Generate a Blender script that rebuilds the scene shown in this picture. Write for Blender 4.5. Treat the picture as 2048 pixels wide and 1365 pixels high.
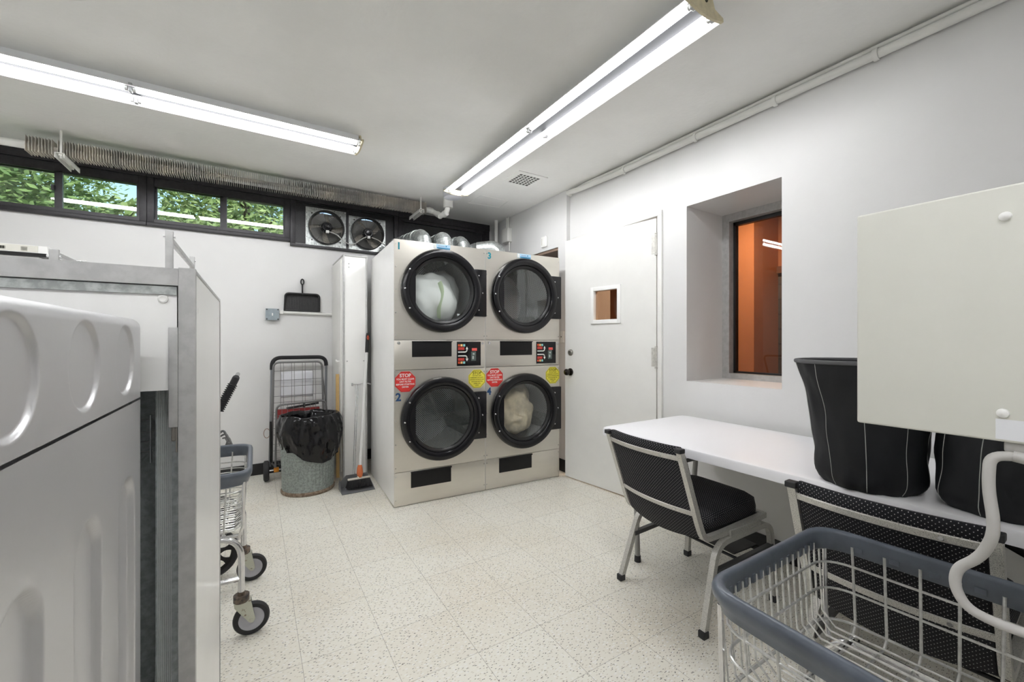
import bpy, bmesh, math, random
from math import pi, sin, cos, radians, sqrt, atan2
from mathutils import Vector, Matrix, noise
for o in list(bpy.data.objects):
    bpy.data.objects.remove(o)
random.seed(7)
SC = bpy.context.scene
COL = SC.collection

# ------------------------------------------------------------------ camera
cam_d = bpy.data.cameras.new('camera')
cam_d.sensor_width = 36.0
cam_d.lens = 833.0 / 2048.0 * 36.0
cam_d.clip_start = 0.02
cam = bpy.data.objects.new('camera', cam_d)
cam.location = (0, 0, 1.24)
cam.rotation_euler = (radians(90), 0, -radians(31.776))
COL.objects.link(cam)
SC.camera = cam

# ------------------------------------------------------------------ world, sun, exposure
TUBE_POWER = 21.5
SKY_POWER = 0.22
CORRIDOR_WATTS = 20.0
SC.view_settings.view_transform = 'Standard'
SC.view_settings.look = 'None'
SC.view_settings.exposure = 1.06
SC.view_settings.gamma = 1.0
SC.view_settings.use_curve_mapping = False
world = bpy.data.worlds.new('world')
SC.world = world
world.use_nodes = True
wn = world.node_tree
wn.nodes.clear()
wo = wn.nodes.new('ShaderNodeOutputWorld')
wb = wn.nodes.new('ShaderNodeBackground')
ws = wn.nodes.new('ShaderNodeTexSky')
ws.sky_type = 'NISHITA'
ws.sun_elevation = radians(48)
ws.sun_rotation = radians(200)
ws.sun_disc = False
wb.inputs['Strength'].default_value = SKY_POWER
wn.links.new(ws.outputs[0], wb.inputs['Color'])
wn.links.new(wb.outputs[0], wo.inputs['Surface'])
sun_d = bpy.data.lights.new('sun', 'SUN')
sun_d.energy = 1.7
sun_d.angle = radians(1.5)
sun_d.color = (1, .95, .86)
sun = bpy.data.objects.new('sun', sun_d)
sun.rotation_euler = (radians(40), 0, radians(20))
sun.location = (0, 8, 9)
COL.objects.link(sun)
try:
    SC.cycles.max_bounces = 12
    SC.cycles.diffuse_bounces = 8
    SC.cycles.glossy_bounces = 5
    SC.cycles.transparent_max_bounces = 16
    SC.cycles.sample_clamp_indirect = 20.0
    SC.cycles.caustics_reflective = False
    SC.cycles.use_denoising = True
except Exception:
    pass

# ------------------------------------------------------------------ materials
MATS = {}
def nodes_of(m):
    m.use_nodes = True
    nt = m.node_tree
    nt.nodes.clear()
    out = nt.nodes.new('ShaderNodeOutputMaterial')
    return nt, out
def N(nt, kind, **kw):
    n = nt.nodes.new(kind)
    for k, v in kw.items():
        if k in n.inputs:
            n.inputs[k].default_value = v
        else:
            setattr(n, k, v)
    return n
def math_node(nt, op, a, b=None):
    n = nt.nodes.new('ShaderNodeMath')
    n.operation = op
    for i, x in enumerate((a, b)):
        if x is None:
            continue
        if isinstance(x, (int, float)):
            n.inputs[i].default_value = x
        else:
            nt.links.new(x, n.inputs[i])
    return n.outputs[0]
def mix_col(nt, fac, a, b):
    n = nt.nodes.new('ShaderNodeMix')
    n.data_type = 'RGBA'
    for sock, x in ((0, fac), (6, a), (7, b)):
        if isinstance(x, (int, float)):
            n.inputs[sock].default_value = x
        elif isinstance(x, (tuple, list)):
            n.inputs[sock].default_value = (*x[:3], 1)
        else:
            nt.links.new(x, n.inputs[sock])
    return n.outputs[2]
def mat(name, col, rough=.5, metal=0.0, var=.0, vscale=6.0, bump=0.0, bscale=80.0, stretch=None, coat=0.0, col2=None, cut=(.4, .6), spec=.5, rvar=0.0):
    """plain surface with a noise-driven change of colour and a fine relief"""
    if name in MATS:
        return MATS[name]
    m = bpy.data.materials.new(name)
    nt, out = nodes_of(m)
    b = N(nt, 'ShaderNodeBsdfPrincipled')
    b.inputs['Base Color'].default_value = (*col, 1)
    b.inputs['Roughness'].default_value = rough
    b.inputs['Metallic'].default_value = metal
    b.inputs['Specular IOR Level'].default_value = spec
    if coat:
        b.inputs['Coat Weight'].default_value = coat
        b.inputs['Coat Roughness'].default_value = .08
    tc = N(nt, 'ShaderNodeTexCoord')
    vec = tc.outputs['Object']
    if stretch:
        mp = N(nt, 'ShaderNodeMapping')
        mp.inputs['Scale'].default_value = stretch
        nt.links.new(vec, mp.inputs[0])
        vec = mp.outputs[0]
    ns = N(nt, 'ShaderNodeTexNoise', Scale=vscale, Detail=6.0, Roughness=.6)
    nt.links.new(vec, ns.inputs['Vector'])
    if var or col2:
        r = N(nt, 'ShaderNodeMapRange')
        r.inputs[1].default_value, r.inputs[2].default_value = cut
        nt.links.new(ns.outputs[0], r.inputs[0])
        c2 = col2 if col2 else tuple(c * (1 - var) for c in col)
        nt.links.new(mix_col(nt, r.outputs[0], col, c2), b.inputs['Base Color'])
    if rvar:
        r2 = N(nt, 'ShaderNodeMapRange')
        r2.inputs[1].default_value, r2.inputs[2].default_value = .3, .7
        r2.inputs[3].default_value, r2.inputs[4].default_value = max(0, rough - rvar), rough + rvar
        nt.links.new(ns.outputs[0], r2.inputs[0])
        nt.links.new(r2.outputs[0], b.inputs['Roughness'])
    if bump:
        nb = N(nt, 'ShaderNodeTexNoise', Scale=bscale, Detail=4.0)
        nt.links.new(vec, nb.inputs['Vector'])
        bp = N(nt, 'ShaderNodeBump', Strength=bump, Distance=.004)
        nt.links.new(nb.outputs[0], bp.inputs['Height'])
        nt.links.new(bp.outputs[0], b.inputs['Normal'])
    nt.links.new(b.outputs[0], out.inputs[0])
    MATS[name] = m
    return m
def emit(name, col, power):
    m = bpy.data.materials.new(name)
    nt, out = nodes_of(m)
    e = N(nt, 'ShaderNodeEmission', Strength=power)
    e.inputs['Color'].default_value = (*col, 1)
    nt.links.new(e.outputs[0], out.inputs[0])
    MATS[name] = m
    return m
def pane_mat(name, tint, ior=1.5, rough=.0, boost=1.0):
    """thin sheet of glass: tinted see-through with a mirror layer that grows at grazing angles"""
    m = bpy.data.materials.new(name)
    nt, out = nodes_of(m)
    t = N(nt, 'ShaderNodeBsdfTransparent')
    t.inputs['Color'].default_value = (*tint, 1)
    g = N(nt, 'ShaderNodeBsdfGlossy', Roughness=rough)
    lw = N(nt, 'ShaderNodeLayerWeight', Blend=.5)
    f0 = ((ior - 1) / (ior + 1)) ** 2
    k = math_node(nt, 'POWER', lw.outputs['Facing'], 5.0)
    k = math_node(nt, 'ADD', math_node(nt, 'MULTIPLY', k, 1 - f0), f0)
    k = math_node(nt, 'MULTIPLY', k, boost)
    k = math_node(nt, 'MINIMUM', k, 1.0)
    mx = N(nt, 'ShaderNodeMixShader')
    nt.links.new(k, mx.inputs[0])
    nt.links.new(t.outputs[0], mx.inputs[1])
    nt.links.new(g.outputs[0], mx.inputs[2])
    nt.links.new(mx.outputs[0], out.inputs[0])
    MATS[name] = m
    return m
def dots_mat(name, base, dot, period, cutoff, rough=.9, uvrot=0.0, metal=0.0, stagger=True):
    """dots in staggered rows over the surface (UV in metres)"""
    m = bpy.data.materials.new(name)
    nt, out = nodes_of(m)
    b = N(nt, 'ShaderNodeBsdfPrincipled', Roughness=rough, Metallic=metal)
    uv = N(nt, 'ShaderNodeUVMap')
    sp = N(nt, 'ShaderNodeSeparateXYZ')
    nt.links.new(uv.outputs[0], sp.inputs[0])
    k = 2 * pi / period
    su = math_node(nt, 'SINE', math_node(nt, 'MULTIPLY', sp.outputs[0], k))
    sv = math_node(nt, 'SINE', math_node(nt, 'MULTIPLY', sp.outputs[1], k))
    p = math_node(nt, 'MULTIPLY', su, sv)
    d = math_node(nt, 'GREATER_THAN', p, cutoff)
    nt.links.new(mix_col(nt, d, base, dot), b.inputs['Base Color'])
    nt.links.new(b.outputs[0], out.inputs[0])
    MATS[name] = m
    return m

# floor: 30 cm vinyl tiles, thin seams, short dark and tan flecks, worn tan patches
def floor_mat():
    m = bpy.data.materials.new('vinyl_tile')
    nt, out = nodes_of(m)
    b = N(nt, 'ShaderNodeBsdfPrincipled')
    b.inputs['Specular IOR Level'].default_value = .4
    tc = N(nt, 'ShaderNodeTexCoord')
    mp = N(nt, 'ShaderNodeMapping')
    mp.inputs['Location'].default_value = (-.157, -1.785, 0)
    nt.links.new(tc.outputs['Object'], mp.inputs[0])
    sp = N(nt, 'ShaderNodeSeparateXYZ')
    nt.links.new(mp.outputs[0], sp.inputs[0])
    def line(sock, per):
        f = math_node(nt, 'FRACT', math_node(nt, 'DIVIDE', sock, per))
        f = math_node(nt, 'SUBTRACT', f, .5)
        f = math_node(nt, 'ABSOLUTE', f)
        return math_node(nt, 'GREATER_THAN', f, .5 - .0009 / per)
    seam = math_node(nt, 'MAXIMUM', line(sp.outputs[0], .3005), line(sp.outputs[1], .3055))
    # tile index for a slight change from tile to tile
    ix = math_node(nt, 'FLOOR', math_node(nt, 'DIVIDE', sp.outputs[0], .3005))
    iy = math_node(nt, 'FLOOR', math_node(nt, 'DIVIDE', sp.outputs[1], .3055))
    cb = N(nt, 'ShaderNodeCombineXYZ')
    nt.links.new(ix, cb.inputs[0]); nt.links.new(iy, cb.inputs[1])
    wnz = N(nt, 'ShaderNodeTexWhiteNoise')
    nt.links.new(cb.outputs[0], wnz.inputs['Vector'])
    base = mix_col(nt, wnz.outputs[0], (.78, .75, .665), (.81, .79, .71))
    # worn tan stains
    st = N(nt, 'ShaderNodeTexNoise', Scale=1.3, Detail=3.0)
    nt.links.new(tc.outputs['Object'], st.inputs['Vector'])
    sr = N(nt, 'ShaderNodeMapRange')
    sr.inputs[1].default_value, sr.inputs[2].default_value, sr.inputs[4].default_value = .48, .72, .55
    nt.links.new(st.outputs[0], sr.inputs[0])
    base = mix_col(nt, sr.outputs[0], base, (.69, .62, .50))
    def flecks(scale, rot, stretch, thr, keep, col, base):
        w = N(nt, 'ShaderNodeMapping')
        w.inputs['Rotation'].default_value = (0, 0, rot)
        w.inputs['Scale'].default_value = (scale, scale * stretch, 1)
        nt.links.new(tc.outputs['Object'], w.inputs[0])
        v = N(nt, 'ShaderNodeTexVoronoi')
        v.voronoi_dimensions = '2D'
        v.inputs['Scale'].default_value = 1.0
        nt.links.new(w.outputs[0], v.inputs['Vector'])
        a = math_node(nt, 'LESS_THAN', v.outputs['Distance'], thr)
        sc = N(nt, 'ShaderNodeSeparateColor')
        nt.links.new(v.outputs['Color'], sc.inputs[0])
        k = math_node(nt, 'GREATER_THAN', sc.outputs[0], keep)
        return mix_col(nt, math_node(nt, 'MULTIPLY', a, k), base, col)
    base = flecks(44, .3, 2.6, .17, .45, (.60, .55, .46), base)
    base = flecks(38, -.5, 2.8, .13, .62, (.10, .095, .085), base)
    base = flecks(30, .9, 2.6, .10, .66, (.09, .085, .08), base)
    base = flecks(34, 1.7, 2.4, .20, .55, (.84, .83, .79), base)
    base = mix_col(nt, math_node(nt, 'MULTIPLY', seam, .75), base, (.28, .26, .22))
    nt.links.new(base, b.inputs['Base Color'])
    rn = N(nt, 'ShaderNodeTexNoise', Scale=5.0, Detail=5.0)
    nt.links.new(tc.outputs['Object'], rn.inputs['Vector'])
    rr = N(nt, 'ShaderNodeMapRange')
    rr.inputs[3].default_value, rr.inputs[4].default_value = .26, .50
    nt.links.new(rn.outputs[0], rr.inputs[0])
    nt.links.new(rr.outputs[0], b.inputs['Roughness'])
    bp = N(nt, 'ShaderNodeBump', Strength=.12, Distance=.003)
    nt.links.new(rn.outputs[0], bp.inputs['Height'])
    nt.links.new(bp.outputs[0], b.inputs['Normal'])
    nt.links.new(b.outputs[0], out.inputs[0])
    return m

WALL = mat('wall_paint', (.70, .70, .695), .42, bump=.10, bscale=55, var=.02, vscale=3)
CEIL = mat('ceiling_paint', (.86, .86, .84), .24, bump=.22, bscale=38, var=.04, vscale=2.5)
FLOOR = floor_mat()
BLACKBASE = mat('black_rubber_base', (.012, .012, .013), .45)
BRONZE = mat('dark_bronze_metal', (.030, .028, .032), .38, metal=.2, var=.3, vscale=30)
BLACKPANEL = mat('speckled_black_panel', (.012, .012, .014), .42, col2=(.05, .05, .06), vscale=160, cut=(.55, .7))
WHITEMETAL = mat('white_enamel', (.88, .88, .865), .33, var=.03, vscale=4)
CREAMENAMEL = mat('cream_enamel', (.68, .68, .62), .35, var=.04, vscale=3)
STEEL = mat('brushed_steel', (.72, .69, .63), .31, metal=.88, stretch=(1, 1, 5), var=.05, vscale=1.6, rvar=.04)
CHROME = mat('chrome', (.75, .75, .76), .16, metal=1, var=.12, vscale=40)
ALU = mat('dull_aluminium', (.50, .50, .495), .40, metal=.35, var=.14, vscale=30, bump=.06, bscale=60)
GALV = mat('galvanised_steel', (.52, .55, .54), .34, metal=.8, var=.35, vscale=55)
GALVCAN = mat('spangled_zinc', (.33, .37, .35), .50, metal=.45, col2=(.22, .245, .235), vscale=70, cut=(.42, .60))
RUST = mat('rusty_iron', (.16, .11, .07), .8, col2=(.30, .24, .18), vscale=40)
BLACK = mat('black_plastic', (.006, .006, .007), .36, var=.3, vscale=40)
GLOSSBLACK = mat('gloss_black_plastic', (.004, .004, .006), .22, var=.2, vscale=20)
BLACKFLAP = mat('flat_black_cover', (.004, .004, .0045), .45, spec=.35)
RUBBER = mat('black_rubber', (.020, .020, .022), .6)
GREYWHEEL = mat('grey_wheel_plastic', (.42, .42, .46), .5)
GREYRIM = mat('grey_bumper_plastic', (.105, .122, .150), .30, var=.18, vscale=14, bump=.08, bscale=60)
WIRE = mat('plated_wire', (.72, .72, .70), .30, metal=.75, var=.2, vscale=60)
GREYTUBE = mat('grey_painted_tube', (.22, .23, .25), .40, metal=.3)
DARKWIRE = mat('grey_wire', (.20, .20, .20), .45, metal=.4)
FOAM = mat('black_foam', (.018, .018, .020), .8)
HAMMERED = mat('hammered_silver_paint', (.60, .59, .55), .36, metal=.4, col2=(.20, .20, .19), vscale=520, cut=(.50, .64))
FABRIC = dots_mat('dotted_black_fabric', (.005, .005, .008), (.42, .41, .40), .0125, .84)
PERF = dots_mat('perforated_steel', (.74, .75, .75), (.012, .012, .012), .020, .30, rough=.42, metal=.3)
TABLEWHITE = mat('white_table_plastic', (.82, .82, .845), .38, bump=.04, bscale=120)
HAMPER = mat('black_hamper_cloth', (.005, .006, .008), .66, bump=.7, bscale=11, var=.3, vscale=5)
GREYBAND = mat('grey_binding', (.10, .10, .105), .7)
STITCH = mat('pale_stitching', (.42, .42, .40), .9)
BAG = mat('shiny_black_film', (.004, .004, .005), .12, bump=.12, bscale=16, spec=.4)
KRAFT = mat('brown_paper', (.42, .26, .15), .85, var=.25, vscale=12, bump=.3, bscale=20)
RED = mat('dark_red_plastic', (.28, .02, .02), .4)
ORANGE = mat('orange_plastic', (.62, .16, .05), .5)
AMBER = mat('amber_reflector', (.85, .32, .02), .4)
WOOD = mat('yellow_wood_stick', (.62, .42, .17), .6, var=.15, vscale=20, stretch=(8, 8, 1))
CREAMPLASTIC = mat('yellowed_plastic', (.66, .59, .40), .45, var=.15, vscale=25)
FIN = mat('dusty_fin_metal', (.70, .66, .59), .6, col2=(.46, .45, .43), vscale=5)
PIPE = mat('painted_pipe', (.74, .74, .71), .38, bump=.06, bscale=60)
GREYBOX = mat('grey_painted_box', (.28, .33, .36), .5, var=.12, vscale=30)
PAPER = mat('white_paper', (.80, .81, .85), .8)
SILVER = mat('silver_enamel', (.60, .60, .61), .34, metal=.5, bump=.03, bscale=90)
APPLIANCE = mat('off_white_casing', (.70, .70, .64), .48, var=.03, vscale=6)
CORD = mat('grey_cord_rubber', (.46, .45, .43), .5)
SOFFIT = mat('brown_door_trim', (.30, .21, .16), .6, var=.15, vscale=8)
TERRA = mat('orange_wall_paint', (.56, .25, .11), .6, var=.06, vscale=3)
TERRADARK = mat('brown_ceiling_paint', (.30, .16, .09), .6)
DOORWHITE = mat('door_paint', (.78, .78, .755), .36, var=.03, vscale=4, bump=.04, bscale=40)
SIGNRED = mat('sticker_red', (.68, .035, .030), .5)
SIGNYEL = mat('sticker_yellow', (.80, .72, .07), .5)
SIGNWHITE = mat('sticker_white', (.82, .82, .80), .5)
INK = mat('ink_black', (.03, .03, .02), .6)
INKOLIVE = mat('ink_olive', (.16, .14, .01), .6)
BLUE = mat('sticker_blue', (.02, .22, .42), .5)
NAVY = mat('number_blue', (.015, .07, .20), .5)
TEAL = mat('number_teal', (.0, .25, .33), .5)
LABELBLUE = mat('label_pale_blue', (.42, .66, .85), .5)
LEAF = mat('leaf_green', (.22, .32, .11), .6, col2=(.12, .20, .07), vscale=3)
LEAFPALE = mat('leaf_pale_green', (.38, .46, .20), .6, col2=(.23, .33, .12), vscale=3)
BARK = mat('bark', (.10, .075, .055), .9, var=.4, vscale=12)
LAWN = mat('lawn', (.12, .22, .06), .9, var=.4, vscale=4)
TERRY = mat('white_linen', (.93, .94, .91), .85, bump=.4, bscale=26)
GREENLINEN = mat('pale_green_band', (.66, .78, .54), .85)
BEIGELINEN = mat('beige_linen', (.78, .67, .50), .9, bump=.6, bscale=22, var=.3, vscale=10)
GLASS = pane_mat('window_glass', (.86, .90, .82), boost=1.6)
DRYERGLASS = pane_mat('dryer_glass', (.97, .985, .985), boost=1.5)
DARKGLASS = pane_mat('corridor_glass', (.70, .62, .56), boost=1.2)
TUBE = emit('lamp_tube', (.985, .985, 1.0), TUBE_POWER)
REFLECTOR = mat('white_reflector', (.86, .87, .88), .30)
def block_mat():
    m = bpy.data.materials.new('grey_block')
    nt, out = nodes_of(m)
    b = N(nt, 'ShaderNodeBsdfPrincipled', Roughness=.85)
    tc = N(nt, 'ShaderNodeTexCoord')
    sp = N(nt, 'ShaderNodeSeparateXYZ'); cb = N(nt, 'ShaderNodeCombineXYZ')
    nt.links.new(tc.outputs['Object'], sp.inputs[0])
    nt.links.new(sp.outputs[1], cb.inputs[0]); nt.links.new(sp.outputs[2], cb.inputs[1])
    br = N(nt, 'ShaderNodeTexBrick')
    br.inputs['Color1'].default_value = (.17, .14, .12, 1)
    br.inputs['Color2'].default_value = (.13, .11, .09, 1)
    br.inputs['Mortar'].default_value = (.06, .05, .04, 1)
    br.inputs['Scale'].default_value = 1.0
    br.inputs['Brick Width'].default_value = .4
    br.inputs['Row Height'].default_value = .2
    br.inputs['Mortar Size'].default_value = .008
    nt.links.new(cb.outputs[0], br.inputs['Vector'])
    nt.links.new(br.outputs['Color'], b.inputs['Base Color'])
    nt.links.new(b.outputs[0], out.inputs[0])
    return m
BLOCK = block_mat()

# ------------------------------------------------------------------ mesh tools
TINV = {}
class MB:
    """collects shapes and links them as ONE mesh object"""
    def __init__(self):
        self.v = []; self.f = []
        self.M = Matrix()
    def add(self, vs, fs):
        n = len(self.v)
        self.v += [self.M @ Vector(p) for p in vs]
        self.f += [tuple(i + n for i in q) for q in fs]
        return self
    def box(self, x0, x1, y0, y1, z0, z1, bev=0.0, M=None):
        if bev > 0:
            bm = bmesh.new()
            bmesh.ops.create_cube(bm, size=1)
            for v in bm.verts:
                v.co = Vector(((x0 + x1) / 2 + v.co.x * (x1 - x0), (y0 + y1) / 2 + v.co.y * (y1 - y0), (z0 + z1) / 2 + v.co.z * (z1 - z0)))
            bmesh.ops.bevel(bm, geom=list(bm.edges), offset=bev, segments=3, profile=.5, affect='EDGES')
            bm.verts.index_update()
            vs = [v.co.copy() for v in bm.verts]
            fs = [[v.index for v in f.verts] for f in bm.faces]
            bm.free()
        else:
            vs = [(x, y, z) for z in (z0, z1) for y in (y0, y1) for x in (x0, x1)]
            fs = [(0, 2, 3, 1), (4, 5, 7, 6), (0, 1, 5, 4), (2, 6, 7, 3), (0, 4, 6, 2), (1, 3, 7, 5)]
        if M is not None:
            vs = [M @ Vector(p) for p in vs]
        return self.add(vs, fs)
    def cyl(self, p0, p1, r0, r1=None, n=20, caps=True):
        r1 = r0 if r1 is None else r1
        p0, p1 = Vector(p0), Vector(p1)
        q = (p1 - p0).to_track_quat('Z', 'Y').to_matrix()
        vs = []
        for p, r in ((p0, r0), (p1, r1)):
            vs += [p + q @ Vector((r * cos(2 * pi * i / n), r * sin(2 * pi * i / n), 0)) for i in range(n)]
        fs = [(i, (i + 1) % n, n + (i + 1) % n, n + i) for i in range(n)]
        if caps:
            fs += [tuple(range(n - 1, -1, -1)), tuple(range(n, 2 * n))]
        return self.add(vs, fs)
    def tube(self, pts, r, n=8, closed=False, caps=True, square=False, flat=1.0):
        pts = [Vector(p) for p in pts]
        m = len(pts)
        rr = r if isinstance(r, (list, tuple)) else [r] * m
        tan = []
        for i in range(m):
            a = pts[(i - 1) % m] if (closed or i > 0) else pts[i]
            c = pts[(i + 1) % m] if (closed or i < m - 1) else pts[i]
            d = c - a
            tan.append(d.normalized() if d.length > 1e-9 else Vector((0, 0, 1)))
        t = tan[0]
        up = Vector((0, 0, 1)) if abs(t.z) < .9 else Vector((0, 1, 0))
        u = (up - t * up.dot(t)).normalized()
        vs = []
        us = []
        for i in range(m):
            t2 = tan[i]
            u = u - t2 * u.dot(t2)
            u = u.normalized() if u.length > 1e-6 else t2.orthogonal().normalized()
            us.append(u)
        if square:
            n = 4
        for i in range(m):
            u = us[i]; w = tan[i].cross(u)
            # widen corners so the section stays constant through a bend
            for k in range(n):
                a = 2 * pi * (k + (.5 if square else 0)) / n
                s = sqrt(2) if square else 1
                vs.append(pts[i] + (u * cos(a) + w * sin(a) * flat) * rr[i] * s)
        fs = []
        for i in range(m if closed else m - 1):
            j = (i + 1) % m
            for k in range(n):
                k2 = (k + 1) % n
                fs.append((i * n + k, j * n + k, j * n + k2, i * n + k2))
        if caps and not closed:
            fs += [tuple(range(n)), tuple(range(m * n - 1, (m - 1) * n - 1, -1))]
        return self.add(vs, fs)
    def lathe(self, prof, n=32, M=None, close_ends=True, fn=None):
        """prof: (radius, height) pairs round the z axis, carried by M"""
        M = M or Matrix()
        vs = []
        for j, (r, h) in enumerate(prof):
            for i in range(n):
                a = 2 * pi * i / n
                p = Vector((r * cos(a), r * sin(a), h))
                if fn:
                    p = fn(p, a, j)
                vs.append(M @ p)
        fs = []
        for j in range(len(prof) - 1):
            for i in range(n):
                k = (i + 1) % n
                fs.append((j * n + i, j * n + k, (j + 1) * n + k, (j + 1) * n + i))
        if close_ends:
            fs += [tuple(range(n - 1, -1, -1)), tuple(range((len(prof) - 1) * n, len(prof) * n))]
        return self.add(vs, fs)
    def prism(self, poly, h0, h1, M=None):
        """poly: 2D outline in x, y; extruded along z"""
        M = M or Matrix()
        n = len(poly)
        vs = [M @ Vector((p[0], p[1], h)) for h in (h0, h1) for p in poly]
        fs = [tuple(range(n - 1, -1, -1)), tuple(range(n, 2 * n))]
        fs += [(i, (i + 1) % n, n + (i + 1) % n, n + i) for i in range(n)]
        return self.add(vs, fs)
    def grid(self, fn, nu, nv, wrap_u=False, wrap_v=False):
        vs = [fn(i / (nu if wrap_u else nu - 1), j / (nv if wrap_v else nv - 1)) for j in range(nv) for i in range(nu)]
        fs = []
        for j in range(nv if wrap_v else nv - 1):
            for i in range(nu if wrap_u else nu - 1):
                a, b = i, (i + 1) % nu
                c, d = j, (j + 1) % nv
                fs.append((c * nu + a, c * nu + b, d * nu + b, d * nu + a))
        return self.add(vs, fs)
    def ball(self, c, r, n=14, m=9, sq=(1, 1, 1), fn=None):
        prof = []
        c = Vector(c)
        vs = [c + Vector((0, 0, -r * sq[2]))]
        for j in range(1, m):
            t = -pi / 2 + pi * j / m
            for i in range(n):
                a = 2 * pi * i / n
                vs.append(c + Vector((r * cos(t) * cos(a) * sq[0], r * cos(t) * sin(a) * sq[1], r * sin(t) * sq[2])))
        vs.append(c + Vector((0, 0, r * sq[2])))
        if fn:
            vs = [fn(p) for p in vs]
        fs = [(0, 1 + (i + 1) % n, 1 + i) for i in range(n)]
        for j in range(m - 2):
            for i in range(n):
                k = (i + 1) % n
                fs.append((1 + j * n + i, 1 + j * n + k, 1 + (j + 1) * n + k, 1 + (j + 1) * n + i))
        last = len(vs) - 1
        b = 1 + (m - 2) * n
        fs += [(b + i, b + (i + 1) % n, last) for i in range(n)]
        return self.add(vs, fs)
    def hole_plate(self, x0, x1, z0, z1, cx, cz, r, y0, y1, n=72):
        """upright plate in the xz plane with a round hole, front face at y0"""
        ang = sorted([2 * pi * i / n for i in range(n)] + [atan2(z - cz, x - cx) % (2 * pi) for x in (x0, x1) for z in (z0, z1)])
        inn, outp = [], []
        for a in ang:
            c, s = cos(a), sin(a)
            t = min(((x1 - cx) / c if c > 1e-9 else (x0 - cx) / c if c < -1e-9 else 1e9), ((z1 - cz) / s if s > 1e-9 else (z0 - cz) / s if s < -1e-9 else 1e9))
            inn.append((cx + r * c, cz + r * s)); outp.append((cx + t * c, cz + t * s))
        k = len(ang)
        vs = [(x, y, z) for y in (y0, y1) for ring in (inn, outp) for x, z in ring]
        fs = []
        for i in range(k):
            j = (i + 1) % k
            fs += [(i, j, k + j, k + i), (2 * k + j, 2 * k + i, 3 * k + i, 3 * k + j), (j, i, 2 * k + i, 2 * k + j), (k + i, k + j, 3 * k + j, 3 * k + i)]
        return self.add(vs, fs)
    def build(self, name, m, parent=None, world=False, angle=35, uv=False, flip=False):
        me = bpy.data.meshes.new(name)
        vs = self.v
        if world and parent is not None:
            inv = TINV[parent.name]
            vs = [inv @ p for p in vs]
        me.from_pydata([tuple(p) for p in vs], [], self.f)
        bm = bmesh.new()
        bm.from_mesh(me)
        bmesh.ops.recalc_face_normals(bm, faces=bm.faces)
        if uv:
            lay = bm.loops.layers.uv.new('UVMap')
            for f in bm.faces:
                nrm = f.normal
                ax = max(range(3), key=lambda i: abs(nrm[i]))
                for l in f.loops:
                    c = l.vert.co
                    l[lay].uv = ((c.y, c.z), (c.x, c.z), (c.y, c.x))[ax]
        bm.to_mesh(me)
        bm.free()
        me.polygons.foreach_set('use_smooth', [True] * len(me.polygons))
        me.set_sharp_from_angle(angle=radians(angle))
        me.materials.append(m)
        o = bpy.data.objects.new(name, me)
        COL.objects.link(o)
        if parent is not None:
            o.parent = parent
            TINV[o.name] = TINV.get(parent.name, Matrix())
        return o
def thing(name, label, cat, loc=(0, 0, 0), rotz=0.0, group=None):
    o = bpy.data.objects.new(name, None)
    o.empty_display_size = .1
    COL.objects.link(o)
    o.location = loc
    o.rotation_euler = (0, 0, rotz)
    o['label'] = label; o['category'] = cat
    if group:
        o['group'] = group
    TINV[o.name] = (Matrix.Translation(loc) @ Matrix.Rotation(rotz, 4, 'Z')).inverted()
    return o
def tag(o, label, cat, group=None, kind=None):
    o['label'] = label; o['category'] = cat
    if group: o['group'] = group
    if kind: o['kind'] = kind
    return o
def fillet(pts, r, n=5, closed=False):
    """round the corners of a polyline"""
    pts = [Vector(p) for p in pts]
    out = []
    m = len(pts)
    for i, p in enumerate(pts):
        if not closed and i in (0, m - 1):
            out.append(p); continue
        a = pts[(i - 1) % m] - p; c = pts[(i + 1) % m] - p
        d = min(r, a.length * .49, c.length * .49)
        s, e = p + a.normalized() * d, p + c.normalized() * d
        for k in range(n + 1):
            t = k / n
            out.append(s * (1 - t) ** 2 + p * 2 * t * (1 - t) + e * t * t)
    return out
def text_obj(name, s, size, m, parent, M, align='CENTER', depth=.0006, fat=.0):
    cu = bpy.data.curves.new(name, 'FONT')
    cu.body = s; cu.size = size; cu.align_x = align; cu.align_y = 'CENTER'
    cu.offset = fat; cu.extrude = depth; cu.resolution_u = 3
    t = bpy.data.objects.new(name + '_curve', cu)
    COL.objects.link(t)
    dg = bpy.context.evaluated_depsgraph_get()
    dg.update()
    me = bpy.data.meshes.new_from_object(t.evaluated_get(dg))
    bpy.data.objects.remove(t)
    bpy.data.curves.remove(cu)
    me.transform(M)
    me.materials.clear()
    me.materials.append(m)
    o = bpy.data.objects.new(name, me)
    COL.objects.link(o)
    if parent is not None:
        o.parent = parent
        TINV[o.name] = TINV.get(parent.name, Matrix())
    return o
def upright(x, y, z, sx=1.0):
    """text facing -y at (x, y, z)"""
    return Matrix.Translation((x, y, z)) @ Matrix.Rotation(pi / 2, 4, 'X') @ Matrix.Diagonal((sx, 1, 1, 1))
ROT_Y = Matrix.Rotation(pi / 2, 4, 'X')      # lathe axis z -> -y
ROT_X = Matrix.Rotation(pi / 2, 4, 'Y')      # lathe axis z -> +x
T = Matrix.Translation

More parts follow.
